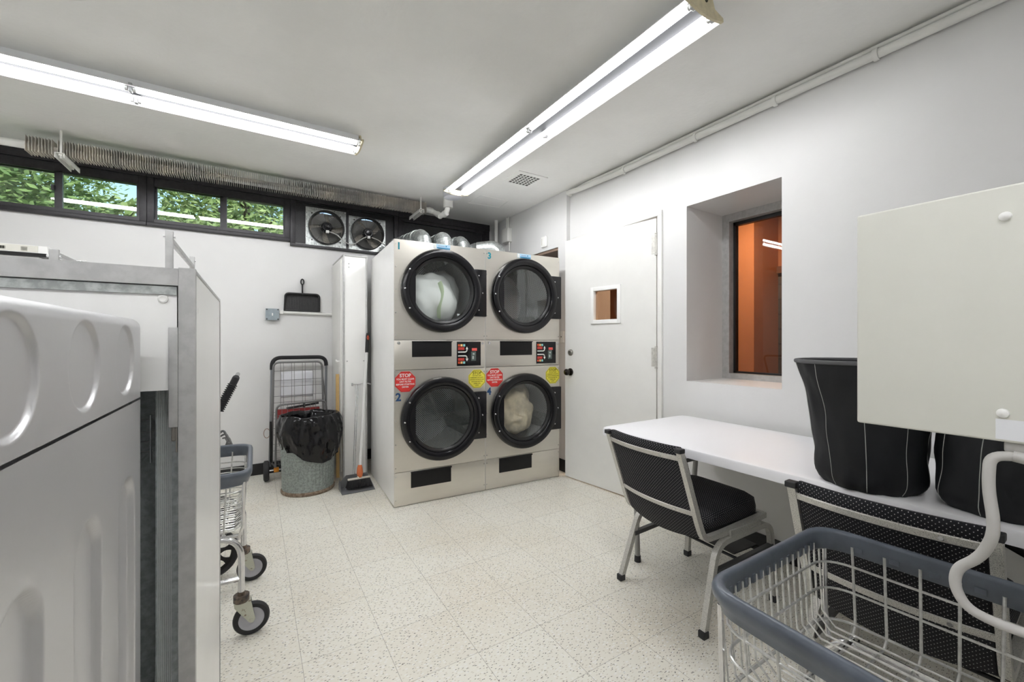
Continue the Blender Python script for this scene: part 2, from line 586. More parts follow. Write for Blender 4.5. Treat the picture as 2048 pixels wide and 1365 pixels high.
# ================================================================== THE SETTING
ZC = 2.66          # ceiling
XR = 2.54          # wall with the door
YB = 4.52          # wall with the clerestory windows
XL, YF = -2.45, -0.62
b = MB(); b.box(XL - .2, 3.2, YF - .2, YB + .2, -.12, 0)
tag(b.build('floor', FLOOR), 'speckled cream vinyl tile floor with thin tile seams', 'floor', kind='structure')
b = MB(); b.box(XL - .2, 3.2, YF - .2, YB + .2, ZC, ZC + .15)
tag(b.build('ceiling', CEIL), 'glossy light grey painted ceiling of the laundry room', 'ceiling', kind='structure')
b = MB()
b.box(XL - .2, 3.0, YB, YB + .2, 0, 2.19)
b.box(XL - .2, -1.76, YB, YB + .2, 2.19, ZC)
b.box(2.462, 3.0, YB, YB + .2, 2.19, ZC)
tag(b.build('wall_back', WALL), 'white wall below the dark band of high windows', 'wall', kind='structure')
b = MB(); b.box(XL - .2, XL, YF, YB, 0, ZC)
tag(b.build('wall_left', WALL), 'white side wall behind the washers', 'wall', kind='structure')
b = MB(); b.box(XL - .2, 3.0, YF - .2, YF, 0, ZC)
tag(b.build('wall_front', WALL), 'white wall behind the viewer', 'wall', kind='structure')
b = MB()
X2 = XR + .45
for y0, y1, z0, z1 in ((YF, 1.20, 0, ZC), (1.20, 1.81, 0, .965), (1.20, 1.81, 2.17, ZC), (1.81, 2.045, 0, ZC), (2.045, 2.985, 2.165, ZC), (2.985, 3.06, 0, ZC)):
    b.box(XR, X2, y0, y1, z0, z1)
for y0, y1, z0, z1 in ((3.06, 3.19, 0, ZC), (3.19, 4.05, 2.15, ZC), (4.05, YB, 0, ZC)):
    b.box(2.50, X2, y0, y1, z0, z1)
b.box(2.86, X2, 3.19, 4.05, 0, 2.15)
tag(b.build('wall_right', WALL), 'white wall with the door and the deep window opening', 'wall', kind='structure')
# brown lining under the header of the recess beside the dryers
b = MB(); b.box(2.515, 2.86, 3.192, 4.048, 2.125, 2.149)
tag(b.build('trim_1', SOFFIT), 'brown lining under the wall recess beside the dryers', 'trim', kind='structure')
b = MB(); b.box(XL, 2.50, YB - .012, YB, 0, .105, .003)
tag(b.build('baseboard_back', BLACKBASE), 'black rubber baseboard below the white wall with high windows', 'baseboard', kind='structure')
b = MB(); b.box(2.488, 2.50, 3.06, 3.19, 0, .115, .003); b.box(2.528, XR, YF, 2.0, 0, .105, .003)
tag(b.build('baseboard_right', BLACKBASE), 'black rubber baseboard beside the white door', 'baseboard', kind='structure')

# ---- clerestory windows
def window(n, x0, x1, panes, label):
    w = thing('window_%d' % n, label, 'window', ((x0 + x1) / 2, YB, 2.19)); w['kind'] = 'structure'
    f = MB()
    f.box(x0, x1, YB - .035, YB + .07, 2.19, 2.222, .003)          # sill bar
    f.box(x0, x1, YB - .018, YB + .06, 2.222, 2.252)
    f.box(x0, x1, YB - .010, YB + .06, 2.528, 2.60)                # head
    f.box(x0, x1, YB - .030, YB + .08, 2.595, ZC)
    f.box(x0, x0 + .045, YB - .022, YB + .07, 2.222, 2.60, .002)
    f.box(x1 - .045, x1, YB - .022, YB + .07, 2.222, 2.60, .002)
    f.build('window_frame', BRONZE, w, world=True)
    for i, (a, c) in enumerate(panes):
        y = YB + (.02 if i % 2 == 0 else .0)
        s = MB()
        s.box(a - .026, a, y - .014, y + .014, 2.245, 2.535); s.box(c, c + .026, y - .014, y + .014, 2.245, 2.535)
        s.box(a - .026, c + .026, y - .014, y + .014, 2.232, 2.252); s.box(a - .026, c + .026, y - .014, y + .014, 2.528, 2.548)
        if i == 0:
            s.box(c - .012, c + .004, y - .035, y - .010, 2.385, 2.425)
        so = s.build('sash', BRONZE, w, world=True)
        g = MB(); g.box(a - .002, c + .002, y - .002, y + .002, 2.25, 2.53)
        g.v = [Vector((p.x, p.y + .004 - .008 * (p.z - 2.25) / .28, p.z)) for p in g.v]
        g.build('pane', GLASS, so, world=True)
    return w
window(1, -1.755, -.752, [(-1.70, -1.291), (-1.243, -.815)], 'dark framed sliding window high up, farther from the fans')
window(2, -.750, .292, [(-.689, -.257), (-.206, .235)], 'dark framed sliding window high up, next to the fans')
w = thing('window_3', 'dark window bay filled by two exhaust fans', 'window', (.81, YB, 2.19)); w['kind'] = 'structure'
f = MB()
x0, x1 = .294, 1.335
f.box(x0, x1, YB - .035, YB + .07, 2.155, 2.180, .003)
f.box(x0, x1, YB - .010, YB + .06, 2.585, 2.60)
f.box(x0, x1, YB - .030, YB + .08, 2.595, ZC)
f.box(x0, x0 + .045, YB - .022, YB + .07, 2.18, 2.60, .002); f.box(x1 - .045, x1, YB - .022, YB + .07, 2.18, 2.60, .002)
f.box(.803, .823, YB - .022, YB + .06, 2.18, 2.60)
f.build('window_frame', BRONZE, w, world=True)
f = MB()
f.hole_plate(.335, .803, 2.18, 2.59, .614, 2.37, .165, YB + .005, YB + .015)
f.hole_plate(.823, 1.295, 2.18, 2.59, 1.012, 2.365, .165, YB + .005, YB + .015)
f.build('blanking_panel', BLACKPANEL, w, world=True)
w = thing('window_4', 'blacked out window bay above the dryer ducts', 'window', (1.9, YB, 2.19)); w['kind'] = 'structure'
f = MB()
x0, x1 = 1.337, 2.460
f.box(x0, x1, YB - .035, YB + .07, 2.155, 2.19, .003)
f.box(x0, x1, YB - .030, YB + .08, 2.585, ZC)
f.box(x0, x1, YB - .016, YB + .06, 2.55, 2.585)
f.box(x0, x0 + .05, YB - .022, YB + .07, 2.19, 2.60, .002); f.box(x1 - .06, x1, YB - .022, YB + .07, 2.19, 2.60, .002)
f.box(x1 - .10, x1 - .06, YB - .010, YB + .06, 2.19, 2.55)
f.build('window_frame', BRONZE, w, world=True)
f = MB(); f.box(1.38, 2.41, YB + .01, YB + .025, 2.19, 2.59)
f.build('blanking_panel', BLACKPANEL, w, world=True)

# ---- interior window in the deep opening
w = thing('window_5', 'tall metal framed window looking into an orange corridor', 'window', (X2, 1.5, .97)); w['kind'] = 'structure'
f = MB()
X3 = X2 + .055
f.box(X2 - .03, X3, 1.14, 1.203, .93, 2.22); f.box(X2 - .03, X3, 1.757, 1.83, .93, 2.22)
f.box(X2 - .0298, X3, 1.2, 1.76, .93, 1.005); f.box(X2 - .0298, X3, 1.2, 1.76, 2.115, 2.22)
f.build('window_frame', ALU, w, world=True)
f = MB()
f.box(X3 - .03, X3 + .01, 1.20, 1.215, 1.005, 2.115); f.box(X3 - .03, X3 + .01, 1.742, 1.757, 1.005, 2.115)
f.box(X3 - .03, X3 + .01, 1.20, 1.757, 1.005, 1.018); f.box(X3 - .03, X3 + .01, 1.20, 1.757, 2.09, 2.115)
f.build('glazing_bead', BLACK, w, world=True)
f = MB(); f.box(X3 - .012, X3 - .006, 1.21, 1.75, 1.01, 2.10)
f.build('pane', DARKGLASS, w, world=True)

# ---- corridor seen through it and through the door's small window
b = MB(); b.box(X2, 6.6, -.4, 5.2, -.12, 0)
tag(b.build('floor_corridor', mat('corridor_tile', (.25, .18, .13), .6, var=.2, vscale=6)), 'brown floor of the corridor behind the window', 'floor', kind='structure')
b = MB(); b.box(X2, 6.6, -.4, 5.2, 2.55, 2.66)
tag(b.build('ceiling_corridor', TERRADARK), 'brown corridor ceiling behind the window', 'ceiling', kind='structure')
b = MB()
b.box(4.5, 4.7, 2.35, 5.2, 0, 2.55); b.box(4.5, 4.7, 1.15, 2.35, 1.95, 2.55); b.box(4.5, 4.7, -.4, 1.15, 0, 2.55)
b.box(4.05, 4.5, 2.16, 2.9, 0, 2.55)
b.box(X2, 6.6, 5.0, 5.2, 0, 2.55); b.box(X2, 6.6, -.6, -.4, 0, 2.55)
tag(b.build('wall_corridor', TERRA), 'orange corridor wall with a dark doorway, seen through the window', 'wall', kind='structure')
b = MB(); b.box(4.47, 4.72, 2.30, 2.352, 0, 1.97); b.box(4.47, 4.72, 1.15, 2.352, 1.92, 1.99)
tag(b.build('door_2', mat('brown_jamb', (.20, .10, .06), .5, var=.1)), 'brown jamb of the corridor doorway beyond the window', 'doorway', kind='structure')
b = MB(); b.box(6.0, 6.2, -.4, 5.0, 0, 2.55)
tag(b.build('wall_stair', BLOCK), 'grey block wall beyond the corridor doorway', 'wall', kind='structure')
ld = bpy.data.lights.new('corridor_lamp', 'AREA'); ld.energy = CORRIDOR_WATTS; ld.size = .5; ld.color = (1, .80, .58)
lo = bpy.data.objects.new('corridor_lamp', ld); lo.location = (3.45, 1.95, 2.5); COL.objects.link(lo)
ld = bpy.data.lights.new('added_stair_fill', 'AREA'); ld.energy = CORRIDOR_WATTS * .35; ld.size = .4; ld.color = (1, .88, .7)  # unseen area light added to brighten the space past the doorway
lo = bpy.data.objects.new('added_stair_fill', ld); lo.location = (5.4, 2.6, 2.5); COL.objects.link(lo)

# ---- door, ajar by seven degrees
d = thing('door_1', 'white flush door standing ajar, with a small square window', 'door', (2.532, 2.052, 0), 0); d['kind'] = 'structure'
DW, DH = .93, 2.150
f = MB()
f.box(2.524, 2.565, 2.006, 2.045, 0, 2.162, .003); f.box(2.524, 2.565, 2.985, 3.028, 0, 2.162, .003); f.box(2.5235, 2.565, 2.006, 3.028, 2.162, 2.200, .003)
f.box(2.565, 2.70, 2.040, 2.047, 0, 2.165); f.box(2.565, 2.70, 2.983, 2.990, 0, 2.165)
f.build('door_frame', DOORWHITE, d, world=True)
A = T((0, 0, 0)) @ Matrix.Rotation(radians(7.3), 4, 'Z')        # leaf frame: y along the leaf, -x into the room
s = MB()
y0, y1, z0, z1 = .345, .600, 1.41, 1.67
for q in ((.006, y0, .012, DH), (y1, DW, .012, DH), (y0, y1, .012, z0), (y0, y1, z1, DH)):
    s.box(0, .042, q[0], q[1], q[2], q[3], M=A)
leaf = s.build('door_leaf', DOORWHITE, d)
s = MB()
for q in ((y0 - .025, y0 + .008, z0 - .025, z1 + .025), (y1 - .008, y1 + .025, z0 - .025, z1 + .025), (y0, y1, z0 - .025, z0 + .008), (y0, y1, z1 - .008, z1 + .025)):
    s.box(-.010, .05, q[0], q[1], q[2], q[3], .002, M=A)
vf = s.build('vision_frame', WHITEMETAL, d)
s = MB(); s.box(.018, .024, y0, y1, z0, z1, M=A); s.build('pane', DARKGLASS, vf)
s = MB()
s.lathe([(0, 0), (.033, 0), (.033, .006), (.024, .010), (.012, .012), (.012, .030), (.026, .036), (.030, .048), (.027, .060), (.014, .066), (0, .067)], 24, A @ T((0, .865, .962)) @ Matrix.Rotation(-pi / 2, 4, 'Y'))
s.build('door_knob', mat('dark_bronze_knob', (.05, .045, .04), .25, metal=.9), d)
s = MB()
s.lathe([(0, 0), (.029, 0), (.027, .010), (.015, .014), (.015, .018), (0, .018)], 24, A @ T((0, .862, 1.137)) @ Matrix.Rotation(-pi / 2, 4, 'Y'))
s.build('deadbolt', mat('tarnished_nickel', (.35, .34, .31), .3, metal=.9), d)
for z in (1.96, 1.12, .28):
    s = MB()
    s.cyl((-.008, .0, z - .07), (-.008, .0, z + .07), .010, n=14)
    s.cyl((-.008, .0, z - .084), (-.008, .0, z - .072), .012, n=14); s.cyl((-.008, .0, z + .072), (-.008, .0, z + .080), .012, n=14)
    s.box(-.003, .001, .0, .045, z - .07, z + .07, M=A)
    s.build('hinge', mat('painted_hinge', (.62, .61, .57), .35, metal=.3, var=.2, vscale=50), d)

# ---- outdoors behind the clerestory windows
b = MB(); b.box(-14, 10, YB + .25, 22, -.3, -.05)
tag(b.build('ground_outside', LAWN), 'grass outside the high windows', 'lawn', kind='structure')
def tree(x, y, h, r, m, label, seed, nleaf=14000, zc=None):
    rnd = random.Random(seed)
    t = thing('tree', label, 'tree', (x, y, -.05), 0, 'trees outside the high windows')
    tr = MB()
    tr.tube([(x, y, -.05), (x + .05, y, h * .3), (x - .05, y + .1, h * .6), (x, y, h * .9)], [.16, .12, .08, .03], 10)
    for k in range(7):
        a = rnd.random() * 2 * pi; z = h * (.28 + .07 * k)
        tr.tube([(x, y, z), (x + cos(a) * r * .4, y + sin(a) * r * .4, z + .35), (x + cos(a) * r * .8, y + sin(a) * r * .8, z + .5)], [.05, .03, .012], 6)
    tr.build('trunk', BARK, t, world=True)
    lf = MB()
    clumps = [(rnd.uniform(-1, 1), rnd.uniform(-1, 1), rnd.uniform(-1, 1)) for _ in range(110)]
    vs, fs = [], []
    for i in range(nleaf):
        c = clumps[i % len(clumps)]
        p = Vector((x + c[0] * r + rnd.gauss(0, .26), y + c[1] * r * .7 + rnd.gauss(0, .26), h * .60 + c[2] * h * .38 + rnd.gauss(0, .22)))
        u = Vector((rnd.gauss(0, 1), rnd.gauss(0, 1), rnd.gauss(0, .6))).normalized()
        w = u.orthogonal().normalized()
        s = rnd.uniform(.035, .075)
        n = len(vs)
        vs += [p - u * s, p + w * s * .5, p + u * s, p - w * s * .5]
        fs.append((n, n + 1, n + 2, n + 3))
    lf.v, lf.f = vs, fs
    lf.build('foliage', m, t, world=True)
tree(-3.3, 9.0, 5.0, 1.0, LEAF, 'dark green tree with a thick trunk outside the window farther from the fans', 1)
tree(-.1, 9.3, 5.2, 1.0, LEAFPALE, 'pale green tree outside the window next to the fans', 2)
tree(-5.2, 15.5, 7.6, 1.6, LEAFPALE, 'pale bushy tree far outside, past the dark green one', 4)
tree(-.6, 16.0, 7.8, 1.9, LEAF, 'far dark tree filling the gap between the two window trees', 5)
b = MB()
rr_ = random.Random(11)
for i in range(9000):
    p = Vector((rr_.uniform(-9, 5), rr_.uniform(19.0, 20.5), rr_.uniform(0, 6.2) ** 1.0))
    u = Vector((rr_.gauss(0, 1), rr_.gauss(0, 1), rr_.gauss(0, .6))).normalized(); w_ = u.orthogonal().normalized(); s = rr_.uniform(.12, .24)
    b.add([p - u * s, p + w_ * s * .6, p + u * s, p - w_ * s * .6], [(0, 1, 2, 3)])
b.box(-9, 5, 20.5, 20.8, -.05, 5.6)
tag(b.build('hedge', LEAFPALE), 'tall pale green hedge closing off the garden behind the trees', 'hedge')

# ================================================================== CEILING THINGS
def light_fixture(base, axis, centre, ends, label):
    """tandem strip of bare tubes; axis 0: along x at y=centre, axis 1: along y at x=centre; ends: break points along the axis"""
    def P(a, c, z):
        return (a, centre + c, z) if axis == 0 else (centre + c, a, z)
    lo_, hi = min(ends), max(ends)
    mid = (lo_ + hi) / 2
    t = thing('fluorescent_fixture', label, 'ceiling light', P(mid, 0, ZC), 0, 'bare fluorescent strip lights')
    def sweep(mb, poly, a0, a1):
        n = len(poly)
        vs = [P(a, c, z) for a in (a0, a1) for c, z in poly]
        fs = [tuple(range(n)), tuple(range(2 * n - 1, n - 1, -1))] + [(i, n + i, n + (i + 1) % n, (i + 1) % n) for i in range(n)]
        mb.add(vs, fs)
    h = MB()
    sweep(h, [(-.035, ZC), (-.035, ZC - .045), (.035, ZC - .045), (.035, ZC)], lo_ + .004, hi - .004)
    h.build('housing', REFLECTOR, t, world=True)
    r = MB()
    for s in (-1, 1):
        sweep(r, [(s * .116, ZC - .071), (s * .117, ZC - .075), (s * .046, ZC - .050), (s * .042, ZC - .046)], lo_ + .004, hi - .004)
    r.build('reflector', REFLECTOR, t, world=True)
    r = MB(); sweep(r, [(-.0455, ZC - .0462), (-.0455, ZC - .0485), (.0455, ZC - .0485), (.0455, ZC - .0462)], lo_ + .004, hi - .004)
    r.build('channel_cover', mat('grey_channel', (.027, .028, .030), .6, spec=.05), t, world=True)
    for a in (lo_, hi):
        e = MB()
        poly = [(-.040, ZC - .002), (-.060, ZC - .046), (-.118, ZC - .060), (-.121, ZC - .076)] + [(-.10 + .20 * k / 8, ZC - .080 - .014 * sin(pi * k / 8)) for k in range(9)] + [(.121, ZC - .076), (.118, ZC - .060), (.060, ZC - .046), (.040, ZC - .002)]
        s = 1 if a == hi else -1
        sweep(e, poly, a, a + s * .012)
        ep = e.build('end_plate', CREAMPLASTIC, t, world=True)
        q = MB(); q.cyl(P(a + s * .011, 0, ZC - .035), P(a + s * .015, 0, ZC - .035), .008, n=12); q.build('screw', INK, ep, world=True)
    for a, c in zip(ends[:-1], ends[1:]):
        for k in (-.063, .063):
            tb = MB(); tb.cyl(P(a + .018, k, ZC - .068), P(c - .018, k, ZC - .068), .0135, n=18)
            to = tb.build('lamp_tube', TUBE, t, world=True)
            for e0, e1 in ((a + .010, a + .024), (c - .024, c - .010)):
                cp = MB(); cp.cyl(P(e0, k, ZC - .068), P(e1, k, ZC - .068), .0142, n=16); cp.build('end_cap', ALU, to, world=True)
    for a in ends:
        for k in (-.063, .063):
            hd = MB()
            sg = 0 if a not in (lo_, hi) else (.006 if a == lo_ else -.006)
            p0, p1 = P(a + sg - .008, k - .014, ZC - .086), P(a + sg + .008, k + .014, ZC - .040)
            hd.box(min(p0[0], p1[0]), max(p0[0], p1[0]), min(p0[1], p1[1]), max(p0[1], p1[1]), p0[2], p1[2], .003)
            hd.build('lamp_holder', mat('lamp_holder_grey', (.52, .53, .54), .4, var=.2, vscale=60), t, world=True)
    return t
light_fixture('x', 0, 3.035, [-1.745, -.562, .618], 'twin tube strip light running parallel to the high windows')
light_fixture('x', 0, -.05, [-1.70, -.515, .67], 'twin tube strip light above the silver washer, behind the viewer')
light_fixture('y', 1, 1.562, [1.035, 2.205, 3.485], 'twin tube strip light running towards the round ceiling box')

# finned heating pipe below the ceiling
t = thing('finned_radiator', 'dusty finned heating pipe hung below the ceiling over the windows', 'radiator', (.1, 4.09, 2.57))
def rz(x): return 2.556 + (x + 1.29) * .0128
f = MB()
x = -1.288
segs = [(-1.288, -1.165), (-1.135, -.10), (-.088, .62), (.632, 1.06), (1.072, 1.483)]
rnd = random.Random(3)
for a, c in segs:
    n = int((c - a) / .0140)
    for i in range(n + 1):
        xx = a + (c - a) * i / n
        jx = rnd.uniform(-.0016, .0016); jt = rnd.uniform(-.003, .003); z = rz(xx); th = .0011
        y0, y1, z0, z1 = 4.036, 4.142, z - .052, z + .052
        f.add([(xx - th + jx, y0, z0), (xx + th + jx, y0, z0), (xx + th + jt, y1, z0), (xx - th + jt, y1, z0),
               (xx - th - jx, y0, z1), (xx + th - jx, y0, z1), (xx + th - jt, y1, z1), (xx - th - jt, y1, z1)],
              [(0, 3, 2, 1), (4, 5, 6, 7), (0, 1, 5, 4), (1, 2, 6, 5), (2, 3, 7, 6), (3, 0, 4, 7)])
f.build('fins', FIN, t, world=True)
f = MB(); f.tube([(-1.29, 4.09, rz(-1.29)), (1.485, 4.09, rz(1.485))], .0165, 12)
f.build('core_pipe', FIN, t, world=True)
f = MB(); f.tube([(-2.44, 4.09, 2.545), (-1.285, 4.09, rz(-1.29))], .026, 14)
f.build('feed_pipe', PIPE, t, world=True)
f = MB()
f.tube(fillet([(1.483, 4.09, rz(1.485)), (1.575, 4.08, 2.575), (1.60, 3.96, 2.50), (1.625, 3.845, 2.51), (1.63, 3.83, 2.60)], .055, 6), .024, 14)
for p, q in (((1.515, 4.088, 2.588), (1.565, 4.075, 2.575)), ((1.588, 4.01, 2.535), (1.602, 3.955, 2.503)), ((1.612, 3.90, 2.503), (1.622, 3.855, 2.515))):
    f.cyl(p, q, .031, n=16)
f.build('pipe_elbow', PIPE, t, world=True)
f = MB(); f.cyl((1.63, 3.83, 2.555), (1.63, 3.83, ZC), .046, n=20)
f.build('pipe_sleeve', PIPE, t, world=True)
def hanger(x, y0, y1, label):
    h = thing('pipe_hanger', label, 'bracket', (x, (y0 + y1) / 2, ZC), 0, 'channel hangers under the finned pipe')
    z = rz(x) - .058
    c = MB()
    c.box(x - .024, x + .024, y0 - .03, y1 + .05, z - .004, z); c.box(x - .024, x - .020, y0 - .03, y1 + .05, z - .034, z); c.box(x + .020, x + .024, y0 - .03, y1 + .05, z - .034, z)
    c.build('channel', PIPE, h, world=True)
    for y in (y0, y1):
        r = MB(); r.cyl((x, y, z - .03), (x, y, ZC), .0065, n=10); r.cyl((x, y, z - .014), (x, y, z - .005), .012, n=6)
        r.build('threaded_rod', PIPE, h, world=True)
hanger(-1.105, 3.985, 4.20, 'white channel bracket on two rods at the plain white pipe end')
hanger(1.395, 3.955, 4.19, 'white channel bracket on two rods by the pipe elbow')

b = MB(); b.lathe([(0, 0), (.085, 0), (.085, .07), (.078, .082), (0, .084)], 28, T((1.575, 3.60, ZC)) @ Matrix.Rotation(pi, 4, 'X'))
tag(b.build('ceiling_box', mat('grey_box_paint', (.55, .56, .60), .5)), 'round grey junction box at the end of the strip light', 'junction box')
# ceiling grille
t = thing('ceiling_vent', 'square white ceiling grille with rows of dark holes', 'vent', (2.02, 3.06, ZC))
A = T((2.02, 3.06, ZC))
f = MB()
n = 6; s = .026; g = .034
h0 = -(n * g) / 2
edge = [h0 + g * k for k in range(n + 1)]
for k in range(n + 1):
    if 0 < k < n:
        f.box(edge[k] - (g - s) / 2, edge[k] + (g - s) / 2, edge[0], edge[-1], -.006, .004, M=A)
        f.box(edge[0], edge[-1], edge[k] - (g - s) / 2, edge[k] + (g - s) / 2, -.0055, .0035, M=A)
for q in ((-.15, .15, -.15, edge[0]), (-.15, .15, edge[-1], .15), (-.15, edge[0], edge[0], edge[-1]), (edge[-1], .15, edge[0], edge[-1])):
    f.box(*q, -.006, .004, M=A)
f.build('grille', CEIL, t, world=True)
f = MB(); f.box(-.1015, .1015, -.1015, .1015, -.0025, -.001, M=A); f.build('backing', INK, t, world=True)
b = MB()
for p, q in (((1.885, 3.60, 2.6592), (2.19, 3.61, 2.6592)), ((1.86, 3.87, 2.6592), (2.22, 3.83, 2.6592)), ((1.885, 3.60, 2.6592), (1.86, 3.87, 2.6592)), ((2.19, 3.61, 2.6592), (2.22, 3.83, 2.6592))):
    b.tube([p, q], .0022, 6)
tag(b.build('trim_2', CEIL), 'raised outline of a painted over ceiling hatch near the dryers', 'trim', kind='structure')

# painted conduits in the corner of wall and ceiling
XP = XR - .028
t = thing('ceiling_conduit', 'thick white conduit running along the top of the wall with the door', 'pipe', (XP, 1.2, 2.605))
f = MB()
f.tube(fillet([(XR + .02, 3.045, 2.622), (XP - .03, 3.03, 2.622), (XP - .012, 2.86, 2.612), (XP, 2.45, 2.604), (XP, YF, 2.600)], .10, 6), .0215, 16)
f.build('pipe', PIPE, t, world=True)
for y in (2.35, 1.72, 1.22, .77, .2):
    f = MB()
    f.tube([(XP + .026 * cos(a), y, 2.601 + .026 * sin(a)) for a in [radians(100 + 190 * k / 10) for k in range(11)]], .0045, 6, flat=2.6)
    f.build('strap', PIPE, t, world=True)
b = MB(); b.tube(fillet([(XP + .01, 2.95, 2.640), (XP - .010, 2.80, 2.641), (XP + .008, 2.4, 2.640), (XP + .008, YF, 2.638)], .08, 5), .0115, 12)
tag(b.build('thin_conduit', PIPE), 'thin white conduit squeezed between the thick conduit and the ceiling', 'pipe')
# corner behind the dryers
b = MB(); b.cyl((2.425, 4.27, 2.03), (2.425, 4.27, ZC), .022, n=16)
tag(b.build('standpipe', PIPE), 'white vertical pipe rising to the ceiling behind the dryers', 'pipe')
t = thing('switch_box', 'white painted electrical box with conduit high in the corner behind dryers', 'electrical box', (2.47, 4.10, 2.4))
f = MB(); f.box(2.44, 2.50, 4.035, 4.165, 2.37, 2.53, .006); f.build('box_body', PIPE, t, world=True)
f = MB(); f.cyl((2.48, 4.12, 2.53), (2.48, 4.12, ZC), .012, n=12); f.cyl((2.48, 4.08, 2.53), (2.48, 4.08, ZC), .008, n=12); f.cyl((2.48, 4.06, 2.27), (2.48, 4.06, 2.37), .008, n=12)
f.build('conduit', PIPE, t, world=True)
t = thing('thermostat', 'small white wall sensor above the recess beside the dryers', 'thermostat', (2.50, 3.40, 2.24))
f = MB(); f.box(2.474, 2.50, 3.355, 3.445, 2.185, 2.295, .012); f.build('housing', SIGNWHITE, t, world=True)
f = MB(); f.box(2.4725, 2.478, 3.415, 3.428, 2.205, 2.275, .002); f.build('slot', CREAMENAMEL, t, world=True)
t = thing('switch_plate', 'small white wall plate between the dryers and the door', 'switch plate', (2.50, 3.12, 1.28))
f = MB(); f.box(2.484, 2.50, 3.085, 3.155, 1.225, 1.335, .004); f.build('plate', PIPE, t, world=True)
f = MB(); f.cyl((2.481, 3.12, 1.28), (2.486, 3.12, 1.28), .006, n=12); f.build('screw', INK, t, world=True)

# ================================================================== EXHAUST FANS
def fan(cx, cz, x0, x1, z0, z1, turn, label, blk):
    t = thing('exhaust_fan', label, 'exhaust fan', (cx, YB, z0), 0, 'exhaust fans in the window bay')
    f = MB(); f.hole_plate(x0, x1, z0, z1, cx, cz, .158, YB - .008, YB - .003)
    pl = f.build('mounting_plate', GALV, t, world=True)
    f = MB()
    for k in range(4):
        a = pi / 4 + k * pi / 2
        f.cyl((cx + .185 * cos(a), YB - .012, cz + .185 * sin(a)), (cx + .185 * cos(a), YB - .007, cz + .185 * sin(a)), .007, n=10)
    for k in range(18):
        s = rnd.random(); e = k % 4
        px, pz = ((x0 + .012 + s * (x1 - x0 - .024), z0 + .012), (x0 + .012 + s * (x1 - x0 - .024), z1 - .012), (x0 + .010, z0 + .012 + s * (z1 - z0 - .024)), (x1 - .010, z0 + .012 + s * (z1 - z0 - .024)))[e]
        f.cyl((px, YB - .0095, pz), (px, YB - .0075, pz), .0035, n=8)
    f.build('screw', INK, pl, world=True)
    f = MB(); f.lathe([(.158, -.02), (.160, .045), (.166, .047), (.168, .010), (.165, -.02)], 56, T((cx, YB - .004, cz)) @ ROT_Y, close_ends=False)
    f.build('shroud', BLACK, t, world=True)
    f = MB()
    for k in range(11):
        r = .055 + .0105 * k
        f.tube([(cx + r * cos(a), YB - .055 + .018 * (k / 10) ** 2, cz + r * sin(a)) for a in [2 * pi * i / 48 for i in range(48)]], .0012, 4, closed=True)
    for k in range(8):
        a = k * pi / 4 + .2
        f.tube([(cx + r * cos(a), YB - .056 + .018 * ((r - .05) / .11) ** 2, cz + r * sin(a)) for r in (.04, .08, .12, .16)], .002, 5)
    f.build('wire_guard', mat('dark_wire', (.10, .10, .10), .35, metal=.6), t, world=True)
    f = MB(); f.lathe([(0, .058), (.022, .060), (.030, .052), (.042, .052), (.050, .040), (.052, -.01), (0, -.01)], 32, T((cx, YB - .012, cz)) @ ROT_Y)
    mo = f.build('motor', GLOSSBLACK, t, world=True)
    f = MB(); f.box(cx - .012, cx + .016, YB - .080, YB - .056, cz - .062, cz - .036, .003); f.build('terminal_box', SIGNWHITE, mo, world=True)
    f = MB()
    for k in range(4):
        a0 = turn + k * pi / 2
        def bl(u, v, a0=a0):
            r = .05 + .098 * v
            a = a0 + (u - .5) * (1.0 + .25 * v) + .35 * v
            return Vector((cx + r * cos(a), YB + .004 + (u - .5) * .045, cz + r * sin(a)))
        f.grid(bl, 7, 6)
    f.build('blades', mat('fan_blade_metal', (.20, .20, .19), .4, metal=.6), t, world=True)
    f = MB()
    for k in range(5):
        z = cz - .125 + k * .0625
        f.box(cx - .165, cx + .165, YB + .055, YB + .058, z - .0318, z + .0318)
    f.box(cx - .18, cx - .165, YB + .03, YB + .09, cz - .17, cz + .17); f.box(cx + .165, cx + .18, YB + .03, YB + .09, cz - .17, cz + .17)
    f.build('shutter', mat('pale_shutter', (.72, .68, .58), .5, var=.2, vscale=20), t, world=True)
    return t
fan(.614, 2.368, .428, .800, 2.183, 2.556, .5, 'exhaust fan nearer the sliding windows', 0)
fan(1.010, 2.363, .826, 1.198, 2.168, 2.530, 1.1, 'exhaust fan nearer the dryers', 0)
b = MB()
b.tube(fillet([(.63, YB - .082, 2.318), (.70, YB - .085, 2.30), (.78, YB - .055, 2.235), (.86, YB - .055, 2.215), (.93, YB - .085, 2.28), (.985, YB - .088, 2.312)], .06, 5), .0055, 8)
tag(b.build('fan_cable', mat('grey_cable', (.42, .42, .40), .5)), 'grey cable sagging between the two exhaust fans', 'cable')
b = MB()
b.tube(fillet([(1.035, YB - .088, 2.312), (1.10, YB - .08, 2.30), (1.18, YB - .05, 2.26), (1.27, YB - .02, 2.20)], .05, 4), .0055, 8)
tag(b.build('fan_cable', MATS['grey_cable']), 'grey cable from the fan nearer the dryers down behind them', 'cable')

